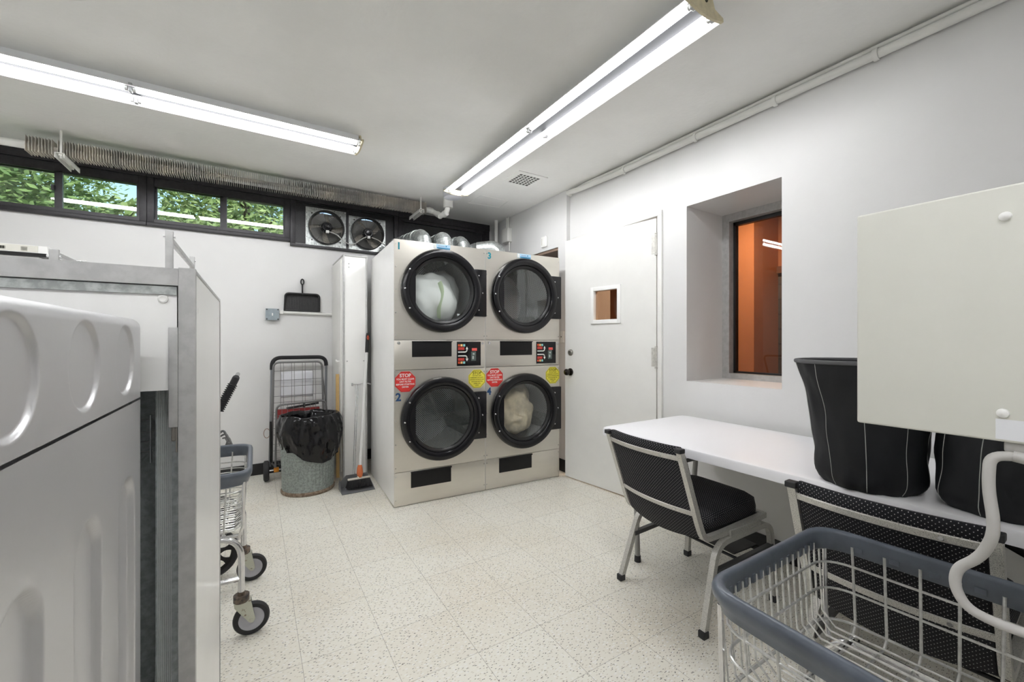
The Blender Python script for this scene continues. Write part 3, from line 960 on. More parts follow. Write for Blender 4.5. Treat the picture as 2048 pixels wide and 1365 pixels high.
# ================================================================== DRYERS
DROT = radians(-2.8)
DW2 = .7474
D0 = Vector((.882, 3.086, 0))
DX = Vector((cos(DROT), sin(DROT), 0)); DN = Vector((-sin(DROT), cos(DROT), 0))
def octagon(r):
    return [(r * cos(pi / 8 + k * pi / 4), r * sin(pi / 8 + k * pi / 4)) for k in range(8)]
def sticker(parent, cx, cz, r, m, edge, ink, lines, tag_):
    s = MB(); s.prism(octagon(r), 0, .0012, T((cx, -.0002, cz)) @ ROT_Y)
    so = s.build('warning_sticker', m, parent); so['label'] = tag_
    e = MB()
    o1, o2 = octagon(r * .94), octagon(r * .90)
    vs = [(cx + p[0], -.0018, cz + p[1]) for p in o1] + [(cx + p[0], -.0018, cz + p[1]) for p in o2]
    e.add(vs, [(i, (i + 1) % 8, 8 + (i + 1) % 8, 8 + i) for i in range(8)])
    e.build('sticker_outline', edge, so)
    for s_, size, dz, sx in lines:
        text_obj('lettering', s_, size, ink, so, upright(cx, -.0022, cz + dz, sx), depth=.0002, fat=size * .022)
def dryer(which, label, upper, lower):
    t = thing('stack_dryer', label, 'dryer', D0 + DX * (which * (DW2 + .002)), DROT, 'stacked commercial dryers')
    W = DW2; DEP = .90
    c = MB()
    c.box(0, .012, .004, DEP, .012, 1.995); c.box(W - .012, W, .004, DEP, .012, 1.995)
    c.box(.012, W - .012, DEP - .012, DEP, .012, 1.995)
    c.box(.012, W - .012, .02, DEP - .012, 1.983, 1.995)
    c.box(.012, W - .012, .02, DEP - .012, .012, .03)
    c.box(.012, W - .012, .02, DEP - .012, 1.10, 1.12)
    c.build('cabinet', WHITEMETAL, t)
    c = MB(); c.box(.02, W - .02, .03, DEP - .05, 0, .012); c.build('base', BLACK, t)
    U, L = 1.631, .635
    g = .0016
    p = MB(); p.hole_plate(g, W - g, 1.247 + g, 2.0, .372, U, .285, 0, .016); up = p.build('upper_panel', STEEL, t)
    p = MB(); p.box(g, W - g, 0, .016, 1.022 + g, 1.247 - g, .002); cp = p.build('control_panel', STEEL, t)
    p = MB(); p.hole_plate(g, W - g, .256 + g, 1.022 - g, .372, L, .285, 0, .016); lp = p.build('lower_panel', STEEL, t)
    p = MB(); p.box(g, W - g, 0, .016, .004, .256 - g, .002); bp = p.build('kick_panel', STEEL, t)
    for z0, z1, par in ((1.26, 1.985, up), (.27, 1.01, lp), (.03, .245, bp)):
        s = MB()
        for x in (.012, W - .012):
            for k in range(5 if z1 - z0 > .4 else 2):
                z = z0 + .02 + (z1 - z0 - .04) * k / (4 if z1 - z0 > .4 else 1)
                s.lathe([(0, 0), (.0055, 0), (.004, .003), (0, .0035)], 10, T((x, 0, z)) @ ROT_Y)
        s.build('screw', CHROME, par)
    # cam locks of the control panel
    s = MB(); s.lathe([(0, 0), (.013, 0), (.012, .005), (.007, .006), (.007, .003), (0, .003)], 16, T((.035, 0, 1.225)) @ ROT_Y)
    s.lathe([(0, 0), (.010, 0), (.009, .004), (0, .004)], 16, T((W - .024, 0, 1.220)) @ ROT_Y)
    s.build('cam_lock', CHROME, cp)
    s = MB(); s.box(.135, .452, -.004, .002, 1.118, 1.237, .003); s.box(.133, .456, -.012, .0, 1.232, 1.239, .002)
    s.build('display_cover', BLACKFLAP, cp)
    s = MB(); s.box(.127, .447, -.006, .002, .127, .246, .003); s.box(.125, .450, -.016, 0, .240, .250, .002)
    s.build('lint_slot_cover', BLACKFLAP, bp)
    # payment panel
    s = MB(); s.box(.496, .706, -.003, .002, 1.039, 1.234, .0025); pay = s.build('payment_panel', GLOSSBLACK, cp)
    for zc, sgn in ((1.205, 1), (1.066, -1)):
        for k, m in enumerate((mat('button_red', (.72, .10, .03), .5), mat('button_amber', (.85, .55, .22), .5), mat('button_aqua', (.30, .68, .70), .5))):
            s = MB(); s.box(.505 + k * .022, .523 + k * .022, -.0045, -.0028, zc - .009, zc + .009, .0008); s.build('button', m, pay)
        s = MB()
        z = zc - sgn * .026
        s.box(.505, .560, -.004, -.0028, z - .012, z + .012); s.build('start_field', mat('field_red', (.45, .03, .02), .5), pay)
        text_obj('lettering', 'START', .019, mat('bright_red', (.85, .12, .10), .5), pay, upright(.5325, -.0045, z, .85), depth=.0002)
        s = MB()
        za = zc - sgn * .054
        pts = [(.506, za), (.572, za), (.582, za + sgn * .010), (.582, za + sgn * .024)]
        s.tube([(x, -.0038, zz) for x, zz in fillet([(a, b_, 0) for a, b_ in pts], .008, 4) for zz in [zz]] if False else [(q[0], -.0035, q[1]) for q in fillet([(a, b_, 0) for a, b_ in pts], .008, 4)], .0050, 4)
        s.prism([(.571, za + sgn * .022), (.593, za + sgn * .022), (.582, za + sgn * .044)], .0025, .0045, ROT_Y)
        s.build('arrow', SIGNWHITE, pay)
    s = MB(); s.box(.618, .662, -.006, -.002, 1.078, 1.155, .0015); s.build('coin_slot', mat('smoky_slot', (.10, .13, .12), .2), pay)
    s = MB(); s.box(.628, .642, -.0075, -.005, 1.092, 1.118, .001); s.box(.632, .648, -.0075, -.005, 1.128, 1.142, .001); s.build('slot_lever', mat('lever_grey', (.42, .46, .44), .3), pay)
    s = MB(); s.box(.625, .670, -.006, -.0028, 1.160, 1.182, .001); s.build('price_display', MATS['bright_red'], pay)
    # round doors
    for cz in (U, L):
        cx = .372
        A = T((cx, 0, cz)) @ ROT_Y
        r = MB()
        r.lathe([(.256, .004), (.258, .030), (.266, .043), (.285, .050), (.305, .050), (.318, .044), (.325, .030), (.325, .004)], 72, A, close_ends=False)
        do = r.build('door', GLOSSBLACK, t)
        r = MB()
        r.lathe([(.232, .008), (.236, .020), (.246, .030), (.257, .032), (.262, .020)], 72, A, close_ends=False)
        r.build('door_gasket', BLACK, do)
        # solid handle segment at the latch side of the ring
        r = MB()
        xs = -.222
        pts = [(.268 * cos(a), .268 * sin(a)) for a in [pi - .60 + 1.20 * k / 16 for k in range(17)]]
        r.prism([(xs, .268 * sin(.60))] + pts + [(xs, -.268 * sin(.60))], .012, .046, A)
        r.build('door_pull', GLOSSBLACK, do)
        r = MB()
        for k in range(-1, 2):
            a = pi - k * .5
            r.lathe([(0, 0), (.0075, 0), (.005, .004), (0, .005)], 12, A @ T((.302 * cos(a), .302 * sin(a), .049)))
        for z in (-.14, 0, .14):
            r.lathe([(0, 0), (.0075, 0), (.005, .004), (0, .005)], 12, A @ T((.335 - abs(z) * .24, z, .034)))
        r.build('screw', CHROME, do)
        r = MB(); r.box(cx + .262, W - .002, -.034, .002, cz - .192, cz + .192, .006)
        r.build('hinge_cover', GLOSSBLACK, do)
        gl = MB(); gl.prism([(.240 * cos(a), .240 * sin(a)) for a in [2 * pi * k / 64 for k in range(64)]], .010, .014, A)
        gl.build('door_glass', DRYERGLASS, do)
        # drum
        dm = MB()
        n = 64
        for y0, y1 in ((.05, .62),):
            pass
        vs = [(cx + .325 * cos(2 * pi * i / n), y, cz + .325 * sin(2 * pi * i / n)) for y in (.05, .62) for i in range(n)]
        dm.add(vs, [(i, (i + 1) % n, n + (i + 1) % n, n + i) for i in range(n)])
        me = dm.build('drum', PERF, t)
        lay = me.data.uv_layers.new(name='UVMap')
        for poly in me.data.polygons:
            for li in poly.loop_indices:
                v = me.data.vertices[me.data.loops[li].vertex_index].co
                a = atan2(v.z - cz, v.x - cx)
                if poly.center.z < cz and poly.center.x < cx and a > 2: a -= 2 * pi
                lay.data[li].uv = (a * .325, v.y)
        dm = MB(); dm.prism([(.325 * cos(2 * pi * k / n), .325 * sin(2 * pi * k / n)) for k in range(n)], -.625, -.62, A)
        dm.build('drum_back', PERF, me, uv=True)
        for k in range(3):
            q = MB()
            a = radians(75 + 120 * k + (20 if cz == L else 0))
            B = T((cx, 0, cz)) @ Matrix.Rotation(-a, 4, 'Y')
            vs = [B @ Vector(p) for p in ((.322, .08, -.07), (.322, .60, -.07), (.322, .08, .07), (.322, .60, .07), (.235, .10, 0), (.235, .58, 0))]
            q.add(vs, [(0, 1, 5, 4), (2, 4, 5, 3), (0, 4, 2), (1, 3, 5)])
            q.build('drum_baffle', GALV, me)
    # writing
    text_obj('number', upper, .072, TEAL, t, upright(.036, -.0012, 1.948), depth=.0004, fat=.0022)
    text_obj('number', lower, .082, NAVY, t, upright(.032, -.0012, .818), depth=.0004, fat=.0026)
    s = MB(); s.box(.305, .440, -.002, .0, 1.962, 1.997); la = s.build('maker_label', LABELBLUE, up)
    s = MB(); s.box(.332, .438, -.003, -.001, 1.963, 1.972); s.box(.402, .411, -.003, -.001, 1.979, 1.989); s.build('label_print', BLUE, la)
    s = MB(); s.box(.306, .326, -.003, -.001, 1.964, 1.995); s.build('label_badge', SIGNWHITE, la)
    for k in range(5):
        s = MB(); s.box(.342 + k * .011, .350 + k * .011, -.003, -.001, 1.980, 1.987); s.build('label_print', mat('pale_ink', (.30, .36, .50), .5), la)
    dz = (.934)
    sticker(t, .084, dz, .083, SIGNRED, mat('deep_red', (.42, .015, .012), .5), SIGNWHITE,
            [('STOP', .036, .046, 1), ('YOU MUST CLEAR', .0165, .019, 1), ('LINT FILTER', .0165, .000, 1), ('BEFORE STARTING', .0165, -.020, 1), ('DRYER', .0165, -.040, 1)], 'red octagonal STOP sticker')
    sticker(t, .672, dz - .004, .081, SIGNYEL, INKOLIVE, INKOLIVE,
            [('STOP', .033, .047, 1), ('DO NOT DRY', .0125, .026, 1), ('RUBBERIZED OR PLASTIC', .0115, .010, .9), ('ARTICLES, SYNTHETICS AND', .0115, -.006, .84), ('WOOLENS MUST BE', .0115, -.022, .95), ('DRIED ON', .0125, -.038, 1), ('LOW', .0125, -.053, 1)], 'yellow octagonal STOP sticker')
    return t
dryer(0, 'stack of two steel dryers numbered 1 and 2, beside the tall narrow cabinet', '1', '2')
dryer(1, 'stack of two steel dryers numbered 3 and 4, beside the white door', '3', '4')

def dl(which, u, y, z):
    return D0 + DX * (which * (DW2 + .002) + u) + DN * y + Vector((0, 0, z))
def heap(c, sx, sy, sz, seed, amp=.05, n=48, m=30, swirl=0.0):
    def fn(p):
        d = p - Vector(c)
        k = noise.noise(Vector((d.x * 5 + seed, d.y * 5, d.z * 5))) * amp + noise.noise(Vector((d.x * 13, d.y * 13 + seed, d.z * 13))) * amp * .35
        k += amp * .18 * sin(38 * (d.x * .7 + d.z * .5 + .12 * noise.noise(d * 6)))
        k += swirl * sin(3 * atan2(d.z + .04, d.x - .03) + 46 * sqrt((d.x - .03) ** 2 + (d.z + .04) ** 2))
        return p + d.normalized() * k
    b = MB(); b.ball(c, 1.0, n, m, (sx, sy, sz), fn)
    return b
# laundry in two of the drums
c = dl(0, .330, .165, 1.580)
t = thing('laundry_load', 'white linen with a pale green band tumbling inside dryer 1', 'laundry', c)
b = heap(c, .232, .115, .222, 3.1, .045, 80, 50); b.build('linen', TERRY, t, world=True)
b = MB()
pts = []
for k in range(15):
    z = .13 - .285 * k / 14
    u = .012 + .012 * sin(k * .45) 
    uu = u + .03
    pts.append(dl(0, .330 + uu, .165 - .140 * sqrt(max(.05, 1 - (uu / .222) ** 2 - (z / .215) ** 2)), 1.580 + z))
b.tube(pts, .021, 8, flat=.30)
b.build('green_band', GREENLINEN, t, world=True)
c = dl(0, .45, .30, 1.62)
heap(c, .17, .10, .22, 8.2, .05).build('cotton_sheet', mat('grey_white_cotton', (.62, .63, .62), .85, bump=.4, bscale=20), t, world=True)
c = dl(1, .335, .165, .615)
t = thing('laundry_load', 'beige blanket swirled inside dryer 4', 'laundry', c)
heap(c, .215, .115, .215, 1.7, .05, 96, 64, .009).build('blanket', BEIGELINEN, t, world=True)
c = dl(1, .45, .28, .64)
heap(c, .15, .12, .24, 5.7, .04).build('tan_sheet', mat('tan_sheet', (.50, .43, .34), .9, bump=.3, bscale=14), t, world=True)

# exhaust ducts on top of the dryers
def duct(pts, r, label, bands, collar):
    t = thing('exhaust_duct', label, 'duct', pts[0], 0, 'galvanised dryer ducts')
    path = fillet(pts, r * 1.5, 5)
    # gored elbow look: slightly stepped radius
    rr = [r * (1.0 + (.025 if i % 2 else 0)) for i in range(len(path))]
    f = MB(); f.tube(path, rr, 24); f.build('duct_pipe', GALV, t, world=True, angle=12)
    f = MB()
    for i in range(1, len(path) - 1, 2):
        d = (path[i + 1] - path[i - 1]).normalized()
        f.cyl(path[i] - d * .003, path[i] + d * .003, r * 1.055, n=28)
    for b_ in bands:
        p, q = Vector(b_[0]), Vector(b_[1])
        f.cyl(p, q, r * 1.07, n=24)
    f.build('joint_band', GALV, t, world=True)
    f = MB(); f.cyl(Vector(pts[0]) - Vector((0, 0, .0)), Vector(pts[0]) + Vector((0, 0, collar)), r * 1.05, n=24)
    f.build('collar', mat('bright_galvanised', (.66, .67, .67), .25, metal=.9, var=.1, vscale=50), t, world=True)
duct([(1.335, 3.70, 1.996), (1.335, 3.70, 2.21), (1.30, 4.02, 2.22), (1.24, 4.30, 2.22)], .074, 'elbow duct on the dryers, nearest the exhaust fans', [((1.32, 3.83, 2.215), (1.318, 3.85, 2.216))], .07)
duct([(1.505, 3.62, 1.996), (1.505, 3.62, 2.18), (1.535, 3.95, 2.20), (1.54, 4.30, 2.22)], .080, 'squat elbow duct right above the upper door of dryer 1', [((1.52, 3.76, 2.182), (1.524, 3.785, 2.184))], .05)
duct([(1.745, 3.72, 1.996), (1.745, 3.72, 2.21), (1.737, 4.05, 2.22), (1.735, 4.35, 2.22)], .068, 'elbow duct above the seam between the two dryer stacks', [((1.735, 3.85, 2.214), (1.733, 3.87, 2.215))], .08)
t = thing('exhaust_duct', 'elbow duct with a corrugated hose, nearest the corner pipes', 'duct', (2.10, 3.66, 1.996), 0, 'galvanised dryer ducts')
f = MB()
path = fillet([(2.10, 3.66, 1.996), (2.10, 3.66, 2.18), (1.93, 3.78, 2.16)], .11, 6)
f.tube(path, [.082 * (1 + (.02 if i % 2 else 0)) for i in range(len(path))], 24); f.build('duct_pipe', GALV, t, world=True, angle=12)
f = MB()
path = [Vector((1.93, 3.78, 2.16)).lerp(Vector((1.93, 4.12, 2.14)), k / 40) + Vector((-.02 * sin(pi * k / 40), 0, 0)) for k in range(41)]
f.tube(path, [.074 + .006 * (k % 2) for k in range(41)], 24); f.build('corrugated_hose', GALV, t, world=True, angle=10)
f = MB(); f.cyl((2.10, 3.66, 1.996), (2.10, 3.66, 2.075), .086, n=24); f.build('collar', MATS['bright_galvanised'], t, world=True)

# ================================================================== TALL NARROW CABINET AND WALL THINGS
t = thing('tall_cabinet', 'tall narrow white cabinet between the cart and the dryers', 'cabinet', (.772, 4.2, 0))
x0, x1, y0, y1 = .674, .874, 3.925, 4.505
f = MB(); f.box(x0, x1, y0, y1, .0, 2.0, .003); f.build('carcass', WHITEMETAL, t, world=True)
f = MB(); f.box(x0 - .012, x0 - .001, y0 + .07, y1 - .01, .06, 1.975, .003); dr_ = f.build('door', mat('cabinet_door_paint', (.76, .76, .73), .36, var=.03), t, world=True)
f = MB(); f.lathe([(0, 0), (.008, 0), (.007, .018), (.017, .024), (.016, .034), (0, .038)], 16, T((x0 - .012, 4.06, 1.055)) @ Matrix.Rotation(-pi / 2, 4, 'Y')); f.build('knob', SIGNWHITE, dr_, world=True)
f = MB()
f.box(x0 - .004, x0 + .010, y0 - .006, y0 + .012, 0, 2.004, .002); f.box(x1 - .010, x1 + .004, y0 - .006, y0 + .012, 0, 2.004, .002)
f.box(x0 - .004, x1 + .004, y0 - .006, y1, 1.996, 2.010, .002)
f.build('edge_trim', ALU, t, world=True)
f = MB()
for x, z in ((.705, 1.06), (.848, 1.06), (.72, 1.93), (.72, 1.90)):
    f.lathe([(0, 0), (.006, 0), (.004, .003), (0, .003)], 10, T((x, y0, z)) @ ROT_Y)
f.build('screw', ALU, t, world=True)
b = MB(); b.tube([(.640, 4.005, .012), (.641, 4.035, .94)], .0085, 4, square=True, flat=1.6)
tag(b.build('wooden_stick', WOOD), 'thin yellow wooden stick leaning on the tall narrow cabinet', 'stick')
t = thing('junction_box', 'small grey square electrical box on the white wall', 'electrical box', (.146, YB, 1.49))
f = MB(); f.box(.094, .198, YB - .045, YB, 1.437, 1.540, .006); f.build('box_body', GREYBOX, t, world=True)
f = MB(); f.box(.091, .201, YB - .050, YB - .045, 1.434, 1.543, .002); cv = f.build('cover', GREYBOX, t, world=True)
f = MB(); f.box(.141, .151, YB - .060, YB - .05, 1.475, 1.500, .002); f.build('toggle', SIGNWHITE, cv, world=True)
f = MB()
for x in (.101, .191):
    for z in (1.444, 1.533): f.cyl((x, YB - .054, z), (x, YB - .05, z), .006, n=10)
f.build('screw', INK, cv, world=True)
b = MB(); b.tube([(.198, YB - .020, 1.512), (.690, YB - .020, 1.505)], .014, 14)
b.box(.205, .235, YB - .036, YB, 1.494, 1.530, .003)
tag(b.build('wall_conduit', PIPE), 'white horizontal conduit on the wall holding up the dustpan', 'pipe')
# hand dustpan standing on the conduit
t = thing('dustpan', 'black hand dustpan standing upright on the wall conduit', 'dustpan', (.398, YB - .02, 1.527))
f = MB()
cx = .398
y = YB - .012
f.prism([(-.155, 0), (.155, 0), (.150, .10), (.140, .155), (.115, .172), (-.115, .172), (-.140, .155), (-.150, .10)], 0, .005, T((cx, y, 1.527)) @ ROT_Y)
rim = fillet([(-.155, 0, 0), (-.150, .165, 0), (.150, .165, 0), (.155, 0, 0)], .035, 6)
f.tube([(cx + p[0] * .98, y - .012 - .030 * min(1, p[1] / .15), 1.529 + p[1]) for p in rim], .008, 8)
f.grid(lambda u, v: Vector((cx + (rim[int(u * (len(rim) - 1) + .5)][0]) * .98, y - v * (.012 + .030 * min(1, rim[int(u * (len(rim) - 1) + .5)][1] / .15)), 1.529 + rim[int(u * (len(rim) - 1) + .5)][1])), len(rim), 2)
for k in range(-5, 6):
    f.box(cx + k * .022 - .002, cx + k * .022 + .002, y - .010, y - .004, 1.55, 1.67)
f.box(cx - .150, cx + .150, y - .012, y - .004, 1.527, 1.540, .003)
f.build('pan', mat('dusty_black_plastic', (.022, .022, .023), .55, col2=(.09, .09, .09), vscale=130, cut=(.58, .75)), t, world=True)
f = MB()
out = [(-.017, .165), (-.013, .20), (-.018, .255), (-.014, .298), (0, .306), (.014, .298), (.018, .255), (.013, .20), (.017, .165)]
hole = [(.006 * cos(a), .275 + .020 * sin(a)) for a in [2 * pi * k / 16 for k in range(16)]]
# handle as a rounded strip with a slot
f.tube([(cx, y - .020, 1.690), (cx, y - .014, 1.75), (cx, y - .012, 1.792)], [.016, .013, .015], 10, flat=.5)
f.tube([(cx + .0125 * cos(a), y - .012, 1.812 + .026 * sin(a)) for a in [2 * pi * k / 24 for k in range(24)]], .0058, 8, closed=True)
f.build('handle', BLACK, t, world=True)
b = MB()
def sheet(u, v):
    return Vector((.213 + .282 * u, YB - .004 - .010 * noise.noise(Vector((u * 3, v * 3, 2))) ** 2 - .004 * v * (1 - v), .70 + .245 * v + .006 * sin(u * 3)))
b.grid(sheet, 12, 10)
pb = b.build('paper_notice', PAPER)
md = pb.modifiers.new('thickness', 'SOLIDIFY'); md.thickness = .0008
tag(pb, 'crumpled white sheet of paper on the wall behind the wire cart', 'paper')

# ================================================================== FOLDING CART BEHIND THE BIN
t = thing('folding_cart', 'folding wire cart with black foam handle standing behind the trash can', 'shopping cart', (.36, 4.28, 0))
yb = 4.37
def yy(z): return yb + .05 * (z - .1)
f = MB()
hd = fillet([(.122, yy(.10), .10), (.142, yy(1.08), 1.085), (.600, yy(1.08), 1.085), (.585, yy(.10), .10)], .075, 7)
f.tube(hd, .0115, 12); f.build('frame', GREYTUBE, t, world=True)
f = MB()
grip = [p for p in hd if p.z > .985]
grip = [Vector((.1405, yy(.98), .975))] + grip + [Vector((.600, yy(1.0), 1.00))]
f.tube(grip, .0175, 12); f.build('foam_grip', FOAM, t, world=True)
f = MB()
yf = 4.325
f.tube(fillet([(.135, yf, .14), (.150, yf + .02, 1.045), (.552, yf + .02, 1.045), (.575, yf, .14)], .05, 6), .0095, 10)
f.tube([(.548, yf + .02, 1.0), (.600, yf + .035, .56)], .006, 8); f.tube([(.152, yf + .02, 1.0), (.128, yf + .035, .56)], .006, 8)
f.tube(fillet([(.160, 4.215, .13), (.168, 4.215, .672), (.568, 4.215, .690), (.585, 4.215, .13)], .05, 6), .0085, 10)
f.tube([(.160, 4.215, .13), (.135, yf, .14)], .007, 8); f.tube([(.585, 4.215, .13), (.575, yf, .14)], .007, 8)
f.build('basket_frame', DARKWIRE, t, world=True)
f = MB()
for k in range(1, 9):
    x = .150 + .402 * k / 9 + (.012 if k % 2 else -.010)
    f.tube([(x, yf, .14), (x, yf + .02, 1.045)], .0019, 5)
for k in range(12):
    z = .16 + .072 * k + (.014 if k % 2 else 0)
    f.tube([(.14, yf + .02 * z, z), (.565, yf + .02 * z, z + .004)], .0019, 5)
for k in range(1, 9):
    x = .165 + .41 * k / 9
    f.tube([(x, 4.215, .13), (x, 4.215, .68)], .0016, 5)
for k in range(10):
    z = .15 + .054 * k
    f.tube([(.165, 4.215, z), (.58, 4.215, z)], .0016, 5)
for x in (.160, .585):
    for k in range(8):
        z = .15 + .06 * k
        f.tube([(x, 4.215, z), (x, yf, z)], .0016, 5)
for k in range(5):
    x = .19 + .09 * k
    f.tube([(x, 4.215, .135), (x, yf, .14)], .0016, 5)
f.build('wire_mesh', DARKWIRE, t, world=True)
f = MB(); f.tube([(.075, 4.275, .088), (.640, 4.275, .088)], .007, 10); f.build('axle', CHROME, t, world=True)
for x in (.092, .622):
    wv = MB()
    wv.lathe([(.060, -.012), (.060, -.017), (.076, -.022), (.088, -.014), (.089, 0), (.088, .014), (.076, .022), (.060, .017), (.060, .012)], 36, T((x, 4.275, .090)) @ ROT_X, close_ends=False)
    wo_ = wv.build('wheel', RUBBER, t, world=True)
    wv = MB(); wv.cyl((x - .018, 4.275, .090), (x + .018, 4.275, .090), .018, n=16)
    for k in range(8):
        a = k * pi / 4
        wv.tube([(x, 4.275 + .015 * cos(a), .090 + .015 * sin(a)), (x, 4.275 + .062 * cos(a), .090 + .062 * sin(a))], .006, 6)
    wv.build('spokes', BLACK, wo_, world=True)
f = MB(); f.box(.150, .190, 4.262, 4.290, .070, .108, .004); f.build('axle_clip', AMBER, t, world=True)
f = MB(); f.box(.118, .134, 4.29, 4.34, .16, .52, .004); f.build('folding_bracket', BLACK, t, world=True)
f = MB(); f.tube([(.098 + .024 * cos(a), 4.34, .41 + .042 * sin(a)) for a in [2 * pi * k / 18 for k in range(18)]], .003, 6, closed=True); f.build('pull_ring', SOFFIT, t, world=True)
b = MB()
b.grid(lambda u, v: Vector((.355 + .17 * cos(2 * pi * u) * (abs(cos(2 * pi * u)) ** -.45 if abs(cos(2 * pi * u)) > .05 else 1) * .82 + .008 * noise.noise(Vector((u * 8, v * 4, 0))), 4.270 + .040 * sin(2 * pi * u) * (abs(sin(2 * pi * u)) ** -.4 if abs(sin(2 * pi * u)) > .05 else 1) * .85, .145 + .30 * v)), 40, 8, wrap_u=True)
tag(b.build('paper_bag', KRAFT), 'brown paper bag in the folding cart behind the trash can', 'bag')
t = thing('red_box', 'dark red flat box above the brown paper bag behind the trash can', 'box', (.35, 4.270, .447))
f = MB(); f.box(.178, .52, 4.245, 4.297, .447, .625, .004, M=T((0, 0, 0))); f.build('box_body', RED, t, world=True)
f = MB(); f.tube([(.25, 4.262, .632), (.515, 4.277, .660)], .010, 8); f.box(.385, .400, 4.264, 4.284, .62, .665); f.build('black_bar', BLACK, t, world=True)

# ================================================================== TRASH CAN, BAG, BROOM, LOBBY DUSTPAN
TC = Vector((.388, 3.872, 0))
t = thing('trash_can', 'dented galvanised metal trash can beside the tall narrow cabinet', 'trash can', TC)
f = MB()
prof = [(.0, .012), (.196, .012), (.197, .05), (.200, .20), (.206, .35), (.212, .52), (.218, .530), (.212, .540), (.206, .532), (.200, .35), (.190, .03), (0, .03)]
def flute(p, a, j):
    if 1 < j < 5:
        k = 1 - .022 * abs(sin(a * 22)) ** .6
        return Vector((p.x * k, p.y * k, p.z))
    return p
f.lathe(prof, 176, None, False, flute); f.build('can_body', GALVCAN, t)
f = MB(); f.lathe([(.0, 0), (.198, 0), (.204, .006), (.205, .022), (.199, .030), (0, .030)], 72); f.build('base_rim', RUST, t)
b = MB()
def bag(u, v):
    a = 2 * pi * u
    # v 0: inside bottom, .45: over the rim, 1: hem
    if v < .40:
        s = v / .40; r = .150 + .045 * s; z = .30 + .315 * s
    elif v < .52:
        s = (v - .40) / .12; r = .195 + .031 * s; z = .615 + .022 * sin(pi * s) - .012 * s
    else:
        s = (v - .52) / .48
        hem = .345 - .045 * cos(a + pi / 2 + .15) + .05 * sin(a * 2 + .6) + .02 * noise.noise(Vector((cos(a) * 2, sin(a) * 2, 4)))
        z = .603 + (hem - .603) * s
        r = .226 + .022 * sin(pi * min(1, s * 1.05)) ** .8 - .004 * s
    d = Vector((cos(a), sin(a), 0))
    w = max(0, min(1, (v - .30) / .2))
    q = Vector((cos(a), sin(a), 0)); zz = Vector((0, 0, z))
    fold = .016 * noise.noise(q * 2.2 + zz * 4) + .030 * (.35 - abs(noise.noise(q * 3.4 + zz * 6 + Vector((7, 0, a * .4))))) + .013 * (.3 - abs(noise.noise(q * 5.5 + zz * 11 + Vector((0, 3, 0)))))
    top = .016 * noise.noise(Vector((cos(a) * 2.4, sin(a) * 2.4, 9)))
    return Vector((TC.x + .018 * w, TC.y, 0)) + d * (r + fold * w) + Vector((0, 0, z + top * (1 - abs(v - .5))))
b.grid(bag, 150, 44, wrap_u=True)
tag(b.build('trash_bag', BAG, angle=22), 'shiny black plastic bag lining the metal trash can', 'trash bag')
t = thing('broom', 'upright push broom with a white pole and black bristles beside the dryers', 'broom', (.765, 3.665, 0))
hb, ht = Vector((.757, 3.655, .150)), Vector((.874, 3.885, 1.310))
f = MB(); f.tube([hb, hb.lerp(ht, .86)], .0125, 12); f.build('pole', mat('white_pole', (.70, .70, .69), .4), t, world=True)
f = MB(); f.tube([hb.lerp(ht, .85), hb.lerp(ht, .87), hb.lerp(ht, .98), ht], [.0140, .0155, .0165, .012], 12); gp = f.build('grip', FOAM, t, world=True)
f = MB(); p = hb.lerp(ht, .965); f.tube([p + Vector((.006 * cos(a), -.0165, .018 * sin(a))) for a in [2 * pi * k / 16 for k in range(16)]], .0035, 6, closed=True); f.build('hang_hole', mat('red_orange_plastic', (.65, .10, .04), .5), gp, world=True)
f = MB(); f.tube([hb + Vector((0, -.005, -.055)), hb + Vector((0, -.003, -.02)), hb + Vector((0, 0, .02)), hb + Vector((.002, .004, .045))], [.018, .026, .022, .015], 14); f.build('socket', ORANGE, t, world=True)
f = MB(); f.box(.660, .840, 3.632, 3.664, .080, .094, .005); f.box(.735, .775, 3.635, 3.662, .09, .105, .004); f.build('head_block', mat('cream_block', (.66, .62, .55), .5), t, world=True)
f = MB()
for i in range(1500):
    x = .664 + .166 * rnd.random(); y = 3.622 + .044 * rnd.random()
    dx = (x - .747) * .20 + rnd.gauss(0, .004); dy = rnd.gauss(-.006, .012)
    f.tube([(x, y, .084), (x + dx, y + dy, .022 + rnd.random() * .012)], .0017, 3, caps=False)
f.build('bristles', RUBBER, t, world=True)
t = thing('lobby_dustpan', 'long handled grey dustpan under the broom head', 'dustpan', (.71, 3.66, 0))
f = MB()
f.box(.600, .860, 3.555, 3.72, .002, .006)
f.prism([(.600, .002), (.604, .045), (.660, .105), (.830, .105), (.860, .045), (.860, .002)], -3.728, -3.720, ROT_Y)
for x in (.600, .856):
    f.add([(x, 3.555, .002), (x, 3.72, .002), (x, 3.722, .045), (x + .004, 3.555, .002), (x + .004, 3.72, .002), (x + .004, 3.722, .045)], [(0, 1, 2), (3, 5, 4), (0, 3, 4, 1), (1, 4, 5, 2), (2, 5, 3, 0)])
f.add([(.600, 3.722, .045), (.600, 3.60, .006), (.612, 3.722, .085), (.603, 3.60, .010)], [(0, 1, 3, 2)])
f.build('pan', mat('charcoal_plastic', (.17, .175, .18), .35), t, world=True)
f = MB()
for x in (.716, .730):
    f.tube([(x, 3.724, .06), (x + .055, 3.86, .852)], .0042, 8)
f.tube(fillet([(.742, 3.87, .855), (.80, 3.865, .853), (.855, 3.872, .865), (.895, 3.88, .850)], .03, 5), .0055, 8)
f.cyl((.738, 3.87, .842), (.738, 3.87, .868), .009, n=12)
f.build('wire_handle', CHROME, t, world=True)

